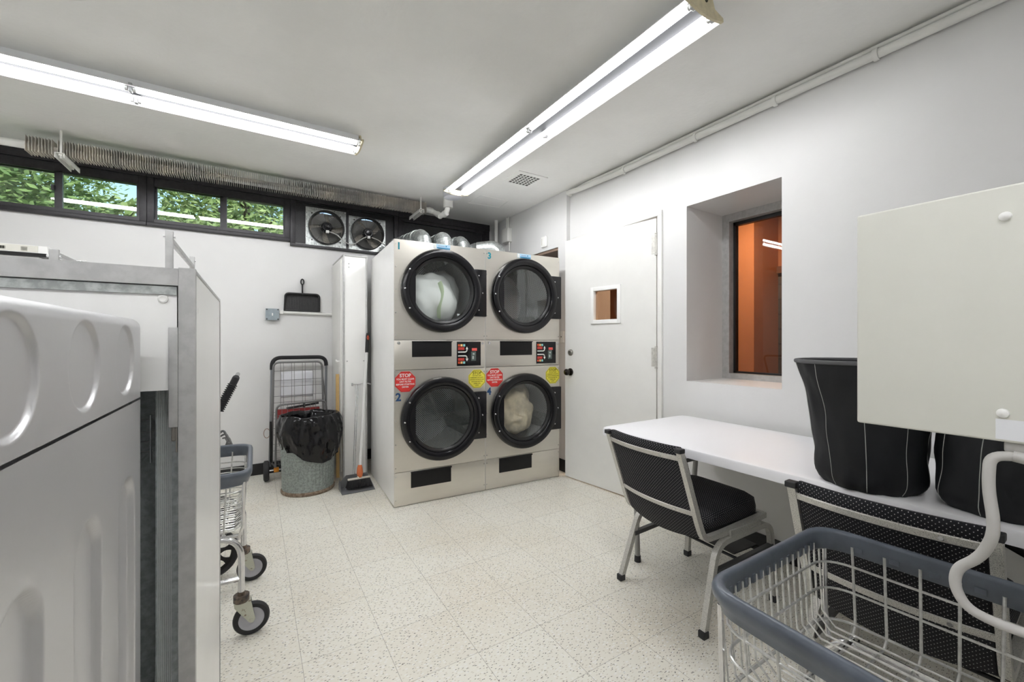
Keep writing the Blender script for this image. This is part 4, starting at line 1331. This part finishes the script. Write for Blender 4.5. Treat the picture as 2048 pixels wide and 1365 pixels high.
# ================================================================== WASHER BULKHEAD
t = thing('washer_bulkhead', 'white panelled bulkhead with aluminium corners behind the silver washer', 'bulkhead', (-1.0, 1.4, 0))
BX0, BX1, BY0, BY1, BZ = -1.95, -.100, 1.045, 1.745, 1.383
f = MB()
f.box(BX1 - .027, BX1 - .003, BY0, BY0 + .004, 0, BZ + .002); f.box(BX1 - .003, BX1, BY0, BY0 + .020, 0, BZ + .002)
f.build('corner_post', ALU, t, world=True)
f = MB(); f.box(BX0, BX1 - .027, BY0 - .002, BY0 + .004, BZ - .034, BZ - .002); f.box(BX0, BX1 - .027, BY0, BY0 + .03, BZ - .004, BZ)
f.build('top_rail', ALU, t, world=True)
f = MB(); f.box(BX0, BX1 - .030, BY0 + .004, BY0 + .007, BZ - .052, BZ - .036); f.build('inner_rail', GALV, t, world=True)
f = MB(); f.box(BX0, BX1 - .030, BY0 + .008, BY0 + .018, 1.143, BZ - .036); fp = f.build('front_panel', WHITEMETAL, t, world=True)
f = MB(); f.lathe([(0, 0), (.0085, 0), (.0080, .0025), (.0055, .0035), (.0025, .0022), (0, .0022)], 20, T((-.1515, BY0 + .008, 1.3225)) @ ROT_Y)
f.build('screw_cap', SIGNWHITE, fp, world=True)
f = MB(); f.box(-.1425, -.1275, BY0 + .001, BY0 + .0055, 1.070, 1.267, .001); f.build('cover_strip', ALU, t, world=True)
f = MB(); f.box(-.1385, -.1315, BY0 + .004, BY0 + .010, 1.042, 1.076, .002); f.box(-.1315, -.1290, BY0 + .003, BY0 + .008, 1.02, 1.076); f.build('latch', mat('worn_latch_metal', (.25, .235, .21), .5, metal=.4), t, world=True)
f = MB(); f.box(BX1 - .020, BX1 - .0006, BY0 + .0202, BY1, 0, BZ - .004); ep = f.build('end_panel', mat('end_panel_paint', (.84, .84, .82), .30, var=.03, vscale=5), t, world=True)
f = MB(); f.box(BX1 - .022, BX1 + .001, BY0 + .02, BY1, BZ - .008, BZ, .001); f.box(BX1 - .018, BX1 + .002, BY1 - .004, BY1 + .002, 0, BZ); f.build('edge_strip', ALU, ep, world=True)
f = MB()
for y, z in ((1.10, 1.305), (1.66, 1.315), (1.66, .60), (1.10, .60)):
    f.lathe([(0, 0), (.0075, 0), (.006, .003), (0, .004)], 14, T((BX1 - .003, y, z)) @ ROT_X)
f.build('screw_cap', SIGNWHITE, ep, world=True)
f = MB()
f.box(-.168, BX1 - .022, 1.100, 1.104, 0, 1.33)
f.box(-.170, -.168, 1.100, 1.20, 0, 1.33)
f.box(BX0, -.168, 1.20, 1.204, 0, 1.33)
LIN = mat('pale_galvanised', (.50, .55, .56), .38, metal=.3, var=.3, vscale=60)
bpn = f.build('inner_lining', LIN, t, world=True)
f = MB()
for k in range(8):
    x = -.1665 + k * .0030
    f.tube([(x, 1.0995, 0), (x, 1.0995, 1.32)], .0012, 6)
f.build('ribs', mat('bright_rib', (.72, .74, .74), .35, metal=.3), bpn, world=True)
f = MB()
for z in (1.01, 1.03, 1.05, 1.075):
    f.tube([(-.215, 1.14, z), (-.180, 1.14, z)], .0016, 6)
f.tube([(-.183, 1.138, .985), (-.183, 1.138, 1.085)], .002, 6)
f.tube([(-.20, 1.14, .99), (-.20, 1.20, .99)], .002, 6)
f.build('hose_clip', CHROME, bpn, world=True)
f = MB(); f.box(BX0, BX1 - .02, BY1 - .012, BY1, 0, BZ); f.box(BX0, BX1 - .024, 1.06, BY1 - .012, BZ - .016, BZ - .006); f.build('rear_panel', WHITEMETAL, t, world=True)

def bracket(x, y0, y1, zt, label, tall):
    b_ = thing('angle_bracket', label, 'bracket', (x, y0, BZ - .006), 0, 'aluminium brackets on the bulkhead')
    f = MB(); f.box(x - .0065, x + .0065, y0 - .004, y0 + .004, BZ - .0058, zt, .001); f.build('upright', ALU, b_, world=True)
    f = MB(); f.box(x - .004, x + .004, y0, y1, zt - .022 if tall else zt - .012, zt - .011 if tall else zt - .004, .001); f.build('arm', ALU, b_, world=True)
    f = MB(); f.box(x - .007, x + .005, y1 - .004, y1 + .004, BZ - .0058, zt + (.012 if tall else -.002), .001); f.build('short_post', ALU, b_, world=True)
    f = MB(); f.cyl((x - .010, y0, zt - .013), (x + .010, y0, zt - .013), .0025, n=8); f.cyl((x - .008, y1, zt), (x + .007, y1, zt), .0025, n=8); f.build('bolt', CHROME, b_, world=True)
bracket(-.150, 1.115, 1.50, 1.470, 'tall aluminium bracket at the open corner of the bulkhead', True)
bracket(-.318, 1.115, 1.262, 1.412, 'short aluminium bracket beside the barcode label', False)
t = thing('shallow_box', 'white shallow box with a barcode label on top of the bulkhead', 'box', (-.9, 1.6, BZ))
f = MB(); f.box(-1.45, -.458, 1.51, 1.59, BZ - .0055, 1.450, .001); f.build('box_body', WHITEMETAL, t, world=True)
f = MB(); f.box(-1.45, -.440, 1.50, 1.60, 1.4585, 1.4765, .001); ld_ = f.build('lid', WHITEMETAL, t, world=True)
f = MB(); f.box(-1.44, -.443, 1.504, 1.595, 1.450, 1.4585); f.build('shadow_gap_strip', BLACK, t, world=True)  # black strip stands in for the shadow gap below the lid
f = MB(); f.box(-.60, -.456, 1.4990, 1.4998, 1.4600, 1.4755); lb = f.build('barcode_label', mat('label_cream', (.74, .73, .66), .6), ld_, world=True)
f = MB()
x = -.545
for k in range(16):
    w_ = rnd.choice((.0006, .0012, .0018)); x2 = -.530 + 0
    xx = -.532 + k * .0014
    f.box(xx, xx + w_ * .6, 1.4980, 1.4989, 1.4635, 1.4705)
f.build('barcode', INK, lb, world=True)
f = MB()
for k in range(5):
    f.box(-.485, -.474, 1.4980, 1.4989, 1.4625 + k * .0020, 1.4635 + k * .0020)
f.build('small_print', mat('faint_ink', (.35, .34, .30), .6), lb, world=True)

# ================================================================== SILVER WASHER
t = thing('washing_machine', 'silver washing machine with embossed circles on its side panel', 'washing machine', (-.52, .65, 0))
WX = -.175
wy0, wy1 = .27, 1.008
def side(zlo, zhi, fnd, nz, ny, round_top):
    """outer skin of the side at x=WX with embossed relief"""
    b = MB()
    def fn(u, v):
        y = wy0 + (wy1 - wy0) * u; z = zlo + (zhi - zlo) * v
        x = WX + fnd(y, z)
        e = .014
        dy = min(y - wy0, wy1 - y)
        if dy < e: x -= e - sqrt(max(0, e * e - (e - dy) ** 2))
        if round_top:
            dz = zhi - z
            if dz < .018: x -= .018 - sqrt(max(0, .018 ** 2 - (.018 - dz) ** 2))
        return Vector((x, y, z))
    b.grid(fn, ny, nz)
    return b
def smooth(a, b_, x):
    s = max(0, min(1, (x - a) / (b_ - a)))
    return s * s * (3 - 2 * s)
def emb(y, z):
    x = 0
    for cy in (.337, .523, .709, .895):
        d = sqrt((y - cy) ** 2 + (z - 1.2095) ** 2)
        x -= .0046 * (1 - smooth(.0505, .0570, d))
    return x
def slots(y, z):
    x = 0
    for cy in (.355, .538, .721, .904):
        zz = min(z, .965)
        d = sqrt((y - cy) ** 2 + (z - zz) ** 2)
        x -= .0095 * (1 - smooth(.044, .052, d))
    return x
f = side(1.1385, 1.281, emb, 90, 340, True)
f.build('upper_side_panel', SILVER, t, world=True, angle=80)
f = side(.06, 1.1345, slots, 260, 300, False)
f.build('lower_side_panel', SILVER, t, world=True, angle=80)
f = MB(); f.box(-.86, WX - .016, wy0 + .002, wy1 - .002, .06, 1.2795, .012); f.build('cabinet', SILVER, t, world=True)
f = MB(); f.box(-.84, WX - .02, wy0 + .02, wy1 - .02, .0, .06); f.build('plinth', BLACK, t, world=True)
f = MB(); f.lathe([(.15, 0), (.16, .03), (.20, .035), (.215, .015), (.215, 0)], 40, T((-.52, wy0, .62)) @ ROT_Y, close_ends=False); f.build('door_ring', GREYTUBE, t, world=True)
f = MB(); f.lathe([(0, .02), (.10, .018), (.15, .008), (.155, 0), (0, 0)], 40, T((-.52, wy0, .62)) @ ROT_Y); f.build('door_glass', GLOSSBLACK, t, world=True)

# ================================================================== LAUNDRY CARTS
def laundry_cart(loc, rotz, label, dense=False):
    t = thing('laundry_cart', label, 'laundry cart', loc, rotz, 'wire laundry carts')
    YH = .43
    def outline(z, grow=0.0, r=.075, n=6):
        s = (.70 - z) / .26                     # 0 at the rim, 1 at the basket floor
        wf = .285 - .012 * s + grow; wr = .335 - .020 * s + grow
        yf, yr = YH - .018 * s + grow, -YH + .03 * s - grow
        return fillet([(-wf, yf, z), (wf, yf, z), (wr, yr, z), (-wr, yr, z)], r, n, True)
    # bumper rim: a flat lip with a deeper skirt
    rim = MB()
    n = len(outline(.7))
    rings = []
    for grow, z in ((-.0175, .650), (-.0185, .694), (-.016, .701), (-.009, .704), (-.001, .700), (.002, .690), (.000, .676), (-.005, .666), (-.009, .655), (-.012, .644)):
        rings.append(outline(.70, grow)); rings[-1] = [Vector((p.x, p.y, z)) for p in rings[-1]]
    m = len(rings)
    vs = [p for r_ in rings for p in r_]
    fs = []
    for j in range(m):
        k = (j + 1) % m
        for i in range(n):
            i2 = (i + 1) % n
            fs.append((j * n + i, j * n + i2, k * n + i2, k * n + i))
    rim.add(vs, fs)
    tb = rim
    # tabs pressed into the inside of the rim
    for k in range(10):
        yv = YH - .10 - .075 * k
        for sx in (-1, 1):
            w_ = .285 + (.335 - .285) * (YH - yv) / (2 * YH) - .0185
            tb.box(sx * w_ - .002, sx * w_ + .002, yv - .010, yv + .010, .656, .670, .001)
    for k in range(13):
        xv = -.20 + .4 * k / 12
        tb.box(xv - .006, xv + .006, YH - .0205, YH - .0165, .650, .672, .001); tb.box(xv - .006, xv + .006, -YH + .0165, -YH + .0205, .650, .672, .001)
    rim.build('bumper_rim', GREYRIM, t, angle=50)
    bk = MB()
    for z, r_ in ((.615, .0034), (.545, .0034), (.462, .0036)) + (((.585, .0024), (.565, .0024), (.525, .0024), (.505, .0024), (.485, .0024)) if dense else ()):
        bk.tube(outline(z, -.0165), r_, 6, closed=True)
    def edge(z, side, s):
        k = (.70 - z) / .26
        wf = .285 - .012 * k - .0165; wr = .335 - .020 * k - .0165
        yf, yr = YH - .018 * k - .0165, -YH + .03 * k + .0165
        if side == 'f': return Vector((-wf + 2 * wf * s, yf, z))
        if side == 'b': return Vector((-wr + 2 * wr * s, yr, z))
        y = yf + (yr - yf) * s; w_ = wf + (wr - wf) * s
        return Vector((w_ if side == 'r' else -w_, y, z))
    zt, zb = .668, .448
    NF, NS = 17, 11
    for k in range(NF):
        s = (k + .9) / (NF + .8)
        bk.tube([edge(zt, 'f', s), edge(zb + .03, 'f', s), edge(zb, 'f', s) + Vector((0, -.03, 0)), edge(zb, 'b', s) + Vector((0, .03, 0)), edge(zb + .03, 'b', s), edge(zt, 'b', s)], .0029, 6)
    for k in range(NS):
        s = (k + 1.0) / (NS + 1.0)
        bk.tube([edge(zt, 'l', s), edge(zb + .012, 'l', s), edge(zb - .004, 'l', s) + Vector((.02, 0, 0)), edge(zb - .004, 'r', s) + Vector((-.02, 0, 0)), edge(zb + .012, 'r', s), edge(zt, 'r', s)], .0034, 6)
    bk.build('wire_basket', WIRE, t)
    fr = MB()
    fx, fyf, fyr = .232, .392, -.392
    for sx in (-1, 1):
        fr.tube(fillet([(sx * fx, fyf, .175), (sx * fx, fyf, .425), (sx * fx, fyr, .425), (sx * fx, fyr, .175)], .10, 8), .0125, 12)
        fr.tube([(sx * fx, fyf, .245), (sx * fx, fyr, .245)], .0105, 10)
        fr.tube([(sx * fx, fyf - .01, .41), (sx * .252, .398, .47), (sx * .2555, .4015, .655)], .0062, 10)
        fr.tube([(sx * fx, fyr + .01, .41), (sx * .290, -.385, .47), (sx * .303, -.398, .655)], .0062, 10)
    for yv in (.33, .12, -.12, -.33):
        fr.tube([(-fx, yv, .434), (fx, yv, .434)], .0085, 10)
    fr.build('frame', CHROME, t)
    for sx in (-1, 1):
        for yv, dy in ((fyf, .036), (fyr, .036)):
            c = MB()
            c.cyl((sx * fx, yv, .150), (sx * fx, yv, .176), .029, n=24); c.cyl((sx * fx, yv, .176), (sx * fx, yv, .19), .014, n=14)
            co = c.build('caster', mat('worn_caster_metal', (.20, .15, .11), .5, metal=.3, col2=(.05, .045, .045), vscale=40), t)
            c = MB()
            for s2 in (-1, 1):
                c.prism([(yv - .026, .152), (yv + .034, .152), (yv + dy + .014, .070), (yv + dy + .006, .056), (yv + dy - .008, .060), (yv - .024, .135)], sx * fx + s2 * .019 - .0015, sx * fx + s2 * .019 + .0015, Matrix(((0, 0, 1, 0), (1, 0, 0, 0), (0, 1, 0, 0), (0, 0, 0, 1))))
            c.box(sx * fx - .019, sx * fx + .019, yv - .026, yv + .034, .146, .152)
            c.cyl((sx * fx - .024, yv + dy, .0675), (sx * fx + .024, yv + dy, .0675), .009, n=12)
            c.build('fork', mat('chipped_cream_paint', (.52, .53, .44), .45, col2=(.20, .13, .08), vscale=45, cut=(.60, .66)), co)
            c = MB(); c.lathe([(.044, -.010), (.050, -.0125), (.062, -.0125), (.067, -.006), (.0675, 0), (.067, .006), (.062, .0125), (.050, .0125), (.044, .010)], 40, T((sx * fx, yv + dy, .0675)) @ ROT_X, close_ends=False)
            wh = c.build('wheel', RUBBER, co)
            c = MB(); c.lathe([(0, -.011), (.036, -.011), (.039, -.013), (.046, -.013), (.0475, -.010), (.0475, .010), (.046, .013), (.039, .013), (.036, .011), (0, .011)], 40, T((sx * fx, yv + dy, .0675)) @ ROT_X)
            c.build('wheel_disc', GREYWHEEL, wh)
    return t
laundry_cart((-.437, 2.315, 0), -pi / 2, 'wire laundry cart half hidden behind the white bulkhead', True)
laundry_cart((1.137, .142, 0), 0, 'wire laundry cart in front of the chairs, under the white appliance')

# folding shopping cart behind the far laundry cart
t = thing('folding_cart', 'chrome folding cart with big black wheels, behind the half hidden laundry cart', 'shopping cart', (-.25, 2.94, 0))
f = MB()
fr_pts = [(-.185, 2.735, .12), (-.245, 2.735, .68), (-.085, 2.735, 1.035), (-.085, 3.145, 1.035), (-.245, 3.145, .68), (-.185, 3.145, .12)]
f.tube(fillet(fr_pts, .06, 6), .0115, 12)
f.tube([(-.185, 2.735, .30), (-.62, 2.735, .34)], .008, 8); f.tube([(-.185, 3.145, .30), (-.62, 3.145, .34)], .008, 8)
f.tube([(-.62, 2.735, .02), (-.62, 2.735, .78)], .008, 8); f.tube([(-.62, 3.145, .02), (-.62, 3.145, .78)], .008, 8)
f.build('frame', mat('dark_chrome', (.20, .20, .21), .2, metal=.9), t, world=True)
f = MB()
for s in range(7):
    yv = 2.735 + .41 * s / 6
    f.tube([(-.23, yv, .30), (-.26, yv, .76)], .002, 5); f.tube([(-.62, yv, .34), (-.62, yv, .78)], .002, 5); f.tube([(-.23, yv, .30), (-.62, yv, .34)], .002, 5)
for s in range(7):
    z = .32 + .07 * s
    f.tube([(-.235, 2.735, z), (-.235, 3.145, z)], .002, 5); f.tube([(-.62, 2.735, z + .03), (-.62, 3.145, z + .03)], .002, 5)
    f.tube([(-.235, 2.735, z), (-.62, 2.735, z + .03)], .002, 5); f.tube([(-.235, 3.145, z), (-.62, 3.145, z + .03)], .002, 5)
f.build('wire_basket', CHROME, t, world=True)
f = MB()
a0, a1 = Vector((-.160, 2.735, .868)), Vector((-.100, 2.735, 1.00))
f.tube([a0, a1, (-.087, 2.742, 1.030), (-.085, 2.765, 1.035)], .0175, 12)
for k in range(14):
    p = a0.lerp(a1, k / 13); f.tube([p + Vector((.0195 * cos(a), .0195 * sin(a), -.008 * cos(a))) for a in [2 * pi * i / 14 for i in range(14)]], .003, 5, closed=True)
f.build('handle_grip', FOAM, t, world=True)
f = MB(); f.tube([(-.185, 2.66, .125), (-.185, 3.22, .125)], .008, 10); f.build('axle', CHROME, t, world=True)
for yv in (2.67, 3.21):
    c = MB()
    A = T((-.195, yv, .128)) @ ROT_Y
    c.lathe([(.104, -.010), (.120, -.014), (.128, -.006), (.128, .006), (.120, .014), (.104, .010)], 44, A, close_ends=False)
    wh = c.build('wheel', RUBBER, t, world=True)
    c = MB()
    # web with round holes: spokes between two rings
    c.lathe([(.092, -.004), (.106, -.004), (.106, .004), (.092, .004)], 40, A, close_ends=False)
    c.lathe([(0, -.010), (.040, -.010), (.040, .010), (0, .010)], 32, A)
    for k in range(8):
        a = k * pi / 4 + .2
        poly = []
        for s in (-1, 1):
            pts = []
            for q in range(7):
                r_ = .036 + .060 * q / 6
                half = .0085 + .013 * abs((q - 3) / 3) ** 2
                pts.append((r_ * cos(a) - s * half * sin(a) * 1.0, r_ * sin(a) + s * half * cos(a)))
            poly += pts if s < 0 else pts[::-1]
        c.prism(poly, -.003, .003, A)
    c.build('wheel_web', BLACK, wh, world=True)
f = MB()
for k in range(3):
    f.tube(fillet([(-.165 + .01 * k, 2.75, .735 - .012 * k), (-.140 + .012 * k, 2.735, .76 - .02 * k), (-.118 + .01 * k, 2.73, .705 - .02 * k), (-.13 + .02 * k, 2.735, .665)], .02, 4), .006 - .001 * k, 6)
f.tube(fillet([(-.135, 2.73, .72), (-.115, 2.728, .68), (-.100, 2.73, .625)], .02, 4), .0035, 6)
f.build('strap', mat('grey_strap', (.16, .16, .16), .7), t, world=True)

# ================================================================== TABLE
t = thing('folding_table', 'long white folding table against the wall under the window', 'table', (2.1, .88, 0))
TX0, TX1, TY0, TY1, TZ = 1.717, 2.478, -.035, 1.800, .738
f = MB()
out = fillet([(TX0, TY0, 0), (TX1, TY0, 0), (TX1, TY1, 0), (TX0, TY1, 0)], .055, 7, True)
lev = [(0, .694), (0, .728), (-.003, .735), (-.009, .738)]
n = len(out)
cxy = Vector(((TX0 + TX1) / 2, (TY0 + TY1) / 2, 0))
vs = []
for gset, z in lev:
    for p in out:
        d = Vector((1 if p.x > cxy.x else -1, 1 if p.y > cxy.y else -1, 0))
        vs.append(Vector((p.x + gset * d.x, p.y + gset * d.y, z)))
fs = [tuple(range(n - 1, -1, -1)), tuple(range(3 * n, 4 * n))]
for j in range(3):
    fs += [(j * n + i, j * n + (i + 1) % n, (j + 1) * n + (i + 1) % n, (j + 1) * n + i) for i in range(n)]
f.add(vs, fs)
f.build('tabletop', TABLEWHITE, t, world=True)
LEGP = mat('grey_table_leg', (.33, .33, .32), .4, metal=.3)
for y, s in ((1.62, 1), (.14, -1)):
    for x in (1.835, 2.36):
        f = MB(); f.tube(fillet([(x, y, .02), (x, y + s * .01, .35), (x + (.03 if x < 2 else -.03), y - s * .04, .695)], .10, 6), .0145, 12)
        lg = f.build('leg', LEGP, t, world=True)
        f = MB(); f.cyl((x, y, 0), (x, y, .035), .0185, .0165, n=14); f.build('foot_cap', RUBBER, lg, world=True)
    f = MB(); f.tube([(1.835, y + s * .005, .30), (2.36, y + s * .005, .30)], .0105, 10); f.build('crossbar', LEGP, t, world=True)
    f = MB(); f.box(2.085, 2.11, min(y, y - s * .40), max(y, y - s * .40), -.012, .012, .003, M=T((0, 0, 0)) @ Matrix())
    f.v = [Vector((p.x, p.y, p.z + .50 + .185 * abs(p.y - y) / .40)) for p in f.v]
    f.tube([(2.097, y, .30), (2.097, y, .51)], .010, 8)
    f.build('brace', BLACK, t, world=True)
f = MB()
for x in (1.80, 2.40): f.box(x, x + .02, TY0 + .06, TY1 - .06, .680, .695)
f.build('apron_rail', LEGP, t, world=True)

# ================================================================== CHAIRS
def chair(loc, rotz, label):
    t = thing('stacking_chair', label, 'chair', loc, rotz, 'dotted black stacking chairs')
    Yp = .212
    def xp(z): return -.238 - (z - .45) * .36
    q = .0125
    for s in (-1, 1):
        y = s * Yp
        f = MB()
        path = fillet([(xp(.79), y, .79), (xp(.45), y, .45), (xp(.45) + .030, y, .388), (-.10, y, .388), (.235, y, .408)], .045, 6)
        f.tube(path, q * .92, 4, square=True, flat=1.05)
        po = f.build('back_post', HAMMERED, t)
        f = MB(); f.box(xp(.79) - .016, xp(.79) + .016, y - .0155, y + .0155, .778, .797, .003); f.build('post_cap', RUBBER, po)
        yl = s * .222
        loop = fillet([(-.250, s * .242, .012), (-.135, yl, .356), (.262, yl, .372), (.262, s * .242, .012)], .075, 8)
        half = len(loop) // 2
        for part in (loop[:half + 1], loop[half:]):
            f = MB(); f.tube(part, .0125, 4, square=True, flat=.95); lg = f.build('leg', HAMMERED, t, angle=50)
            p = part[0] if part[0].z < .1 else part[-1]
            f = MB(); f.box(p.x - .0165, p.x + .0165, p.y - .0155, p.y + .0155, 0, .030, .003); f.build('foot_cap', RUBBER, lg)
        f = MB(); f.tube([(-.178, yl, .235), (.262, yl + s * .008, .262)], .0105, 4, square=True); f.build('stretcher', mat('dark_bar', (.10, .10, .10), .35, metal=.5), t)
        f = MB(); f.box(-.05, .18, yl - .010, yl + .010, .372, .398); f.build('side_block', HAMMERED, t)
    f = MB(); f.box(.215, .240, -Yp, Yp, .395, .421, .003); f.box(-.14, -.115, -Yp, Yp, .372, .396, .003)
    f.build('seat_frame', HAMMERED, t)
    f = MB(); f.box(-.19, .22, -.195, .195, .392, .412, .004); f.build('seat_board', BLACK, t)
    f = MB(); f.box(.02, .20, -.20, .20, .262, .268); f.tube([(.02, -.214, .25), (.02, .214, .25)], .007, 8); f.tube([(.20, -.214, .258), (.20, .214, .258)], .007, 8)
    f.build('book_shelf', BLACK, t)
    # seat cushion
    f = MB()
    def seat(u, v):
        a = 2 * pi * u
        c, s = cos(a), sin(a)
        k = (abs(c) ** 8 + abs(s) ** 8) ** (-1 / 8)
        prof = [(0.0, .410), (.97, .410), (1.0, .420), (1.0, .444), (.97, .462), (.88, .478), (.7, .490), (.4, .496), (0, .498)]
        j = min(int(v * (len(prof) - 1) + .5), len(prof) - 1)
        r, z = prof[j]
        x = .012 + .222 * c * k * r; y = .200 * s * k * r
        z += .022 * max(0, (x) / .2) ** .7 * (1 if j > 3 else 0) - .022 * max(0, (-x - .02) / .2) * (1 if j > 3 else 0)
        return Vector((x, y, z))
    f.grid(seat, 48, 9, wrap_u=True)
    f.build('seat', FABRIC, t, uv=True, angle=60)
    # padded back, bowed away from the sitter
    f = MB()
    sec = [(.392, .002), (.55, 0), (.70, 0), (.765, 0), (.788, .006), (.800, .020), (.797, .036), (.782, .048), (.74, .052), (.60, .052), (.45, .050), (.395, .040), (.385, .022)]
    def back(u, v):
        k = int(u * len(sec) + .5) % len(sec)
        z, tt = sec[k]
        y = -.196 + .392 * v
        bow = .030 * (1 - (y / .205) ** 2)
        low = .018 * (1 - (y / .2) ** 2) if z < .42 else 0
        return Vector((xp(z) + tt - .004 - bow, y, z - low))
    f.grid(back, len(sec), 19, wrap_u=True)
    f.add([back(i / len(sec), 0) for i in range(len(sec))], [tuple(range(len(sec)))])
    f.add([back(i / len(sec), 1) for i in range(len(sec))], [tuple(range(len(sec)))])
    f.build('backrest', FABRIC, t, uv=True, angle=60)
    for z in (.752, .505):
        f = MB()
        def strip(u, v, z=z):
            y = -.206 + .412 * v
            bow = .030 * (1 - (y / .205) ** 2)
            o = ((-.005, -.012), (-.009, -.009), (-.009, .009), (-.005, .012))[int(u * 3 + .5)]
            return Vector((xp(z + o[1]) + o[0] - bow - .001, y, z + o[1]))
        f.grid(strip, 4, 17)
        so = f.build('back_rail', HAMMERED, t)
        f = MB(); f.lathe([(0, 0), (.0065, 0), (.005, .003), (0, .003)], 12, T((xp(z) - .010 - .030 * (1 - (.125 / .205) ** 2), -.125, z)) @ Matrix.Rotation(-pi / 2, 4, 'Y'))
        f.build('rivet', CHROME, so)
    return t
chair((1.858, 1.286, 0), radians(-3), 'dotted black stacking chair at the table end nearer the door')
chair((1.815, .455, 0), radians(2), 'dotted black stacking chair behind the wire cart, in front of the hampers')

# ================================================================== HAMPERS
def hamper(c, rb, rt, h, lean, ang0, label, nseam):
    t = thing('laundry_hamper', label, 'laundry hamper', c, 0, 'black cloth hampers on the table')
    def pos(a, s, off=0.0):
        flare = rb + (rt - rb) * (s ** 1.7)
        if s < .10: flare -= .020 * (1 - s / .10) ** 2
        k = .009 * noise.noise(Vector((cos(a) * 2.2 + c[0] * 5, sin(a) * 2.2, s * 3.5))) * (1 - s * .7) + .006 * noise.noise(Vector((cos(a) * 6, sin(a) * 6, s * 5)))
        r = flare + k + off
        return Vector((c[0] + lean[0] * s * s + r * cos(a), c[1] + lean[1] * s * s + r * sin(a), c[2] + h * s))
    f = MB()
    f.grid(lambda u, v: pos(2 * pi * u, v), 72, 26, wrap_u=True)
    f.add([pos(2 * pi * i / 72, 0) for i in range(72)], [tuple(range(72))])
    f.grid(lambda u, v: pos(2 * pi * u, v, -.004), 72, 26, wrap_u=True)
    f.build('cloth_body', HAMPER, t, world=True, angle=60)
    f = MB(); f.tube([pos(2 * pi * i / 72, 1.0) + Vector((0, 0, -.004)) for i in range(72)], .0075, 8, closed=True, flat=.7); f.build('rim_binding', GREYBAND, t, world=True)
    for k in range(nseam):
        a = ang0 + 2 * pi * k / nseam
        f = MB()
        f.tube([pos(a, .01 + .97 * i / 30, .0004) for i in range(31)], .0011, 4); f.build('seam', STITCH, t, world=True)
    return t
hamper((1.838, .585, TZ + .0005), .148, .192, .432, (.0, .020), radians(196), 'black cloth hamper with a grey rim on the table, nearer the window', 9)
hamper((1.886, .283, TZ + .0005), .143, .150, .400, (.02, -.03), radians(170), 'black cloth hamper on the table, half hidden by the white appliance', 9)

# ================================================================== WHITE APPLIANCE WITH CORD
AX = .850
t = thing('wall_appliance', 'off white boxy appliance with rounded edges hanging above the wire cart', 'appliance', (AX + .12, -.16, 1.27))
f = MB(); f.box(AX, AX + .24, YF + .002, .2865, 1.105, 1.4475, .0035); f.build('casing', APPLIANCE, t, world=True)
for y, z in ((.1255, 1.406), (.1275, 1.1435), (-.35, 1.406), (-.35, 1.1435)):
    f = MB(); f.lathe([(0, 0), (.0062, 0), (.0055, .003), (.003, .0045), (0, .005)], 18, T((AX, y, z)) @ Matrix.Rotation(-pi / 2, 4, 'Y')); f.build('screw_cap', SIGNWHITE, t, world=True)
f = MB(); f.box(AX - .0006, AX + .001, .02, .134, 1.1085, 1.1355); f.build('label', mat('plain_label', (.76, .77, .80), .5), t, world=True)
f = MB(); f.box(AX + .006, AX + .030, .055, .128, 1.091, 1.1055, .003); f.build('socket', CORD, t, world=True)
t = thing('power_cord', 'grey power cord looping down from the white appliance into the wire cart', 'cord', (AX, .1, 1.0))
f = MB(); f.tube([(AX + .018, .045, 1.083), (AX + .014, .085, 1.084), (AX + .008, .120, 1.087)], [.0105, .0105, .0075], 12); f.build('plug', CORD, t, world=True)
f = MB()
f.tube(fillet([(AX + .010, .116, 1.087), (AX + .000, .139, 1.084), (AX - .006, .140, 1.045), (AX - .012, .134, 1.002), (AX - .014, .134, .980), (AX - .006, .146, .945), (AX - .003, .170, .918), (AX - .006, .172, .893), (AX - .006, .160, .868), (AX - .002, .135, .8605), (AX + .004, .085, .860), (AX + .02, -.05, .885), (AX + .03, YF + .004, .95)], .03, 6), .0064, 12)
f.build('cable', CORD, t, world=True)
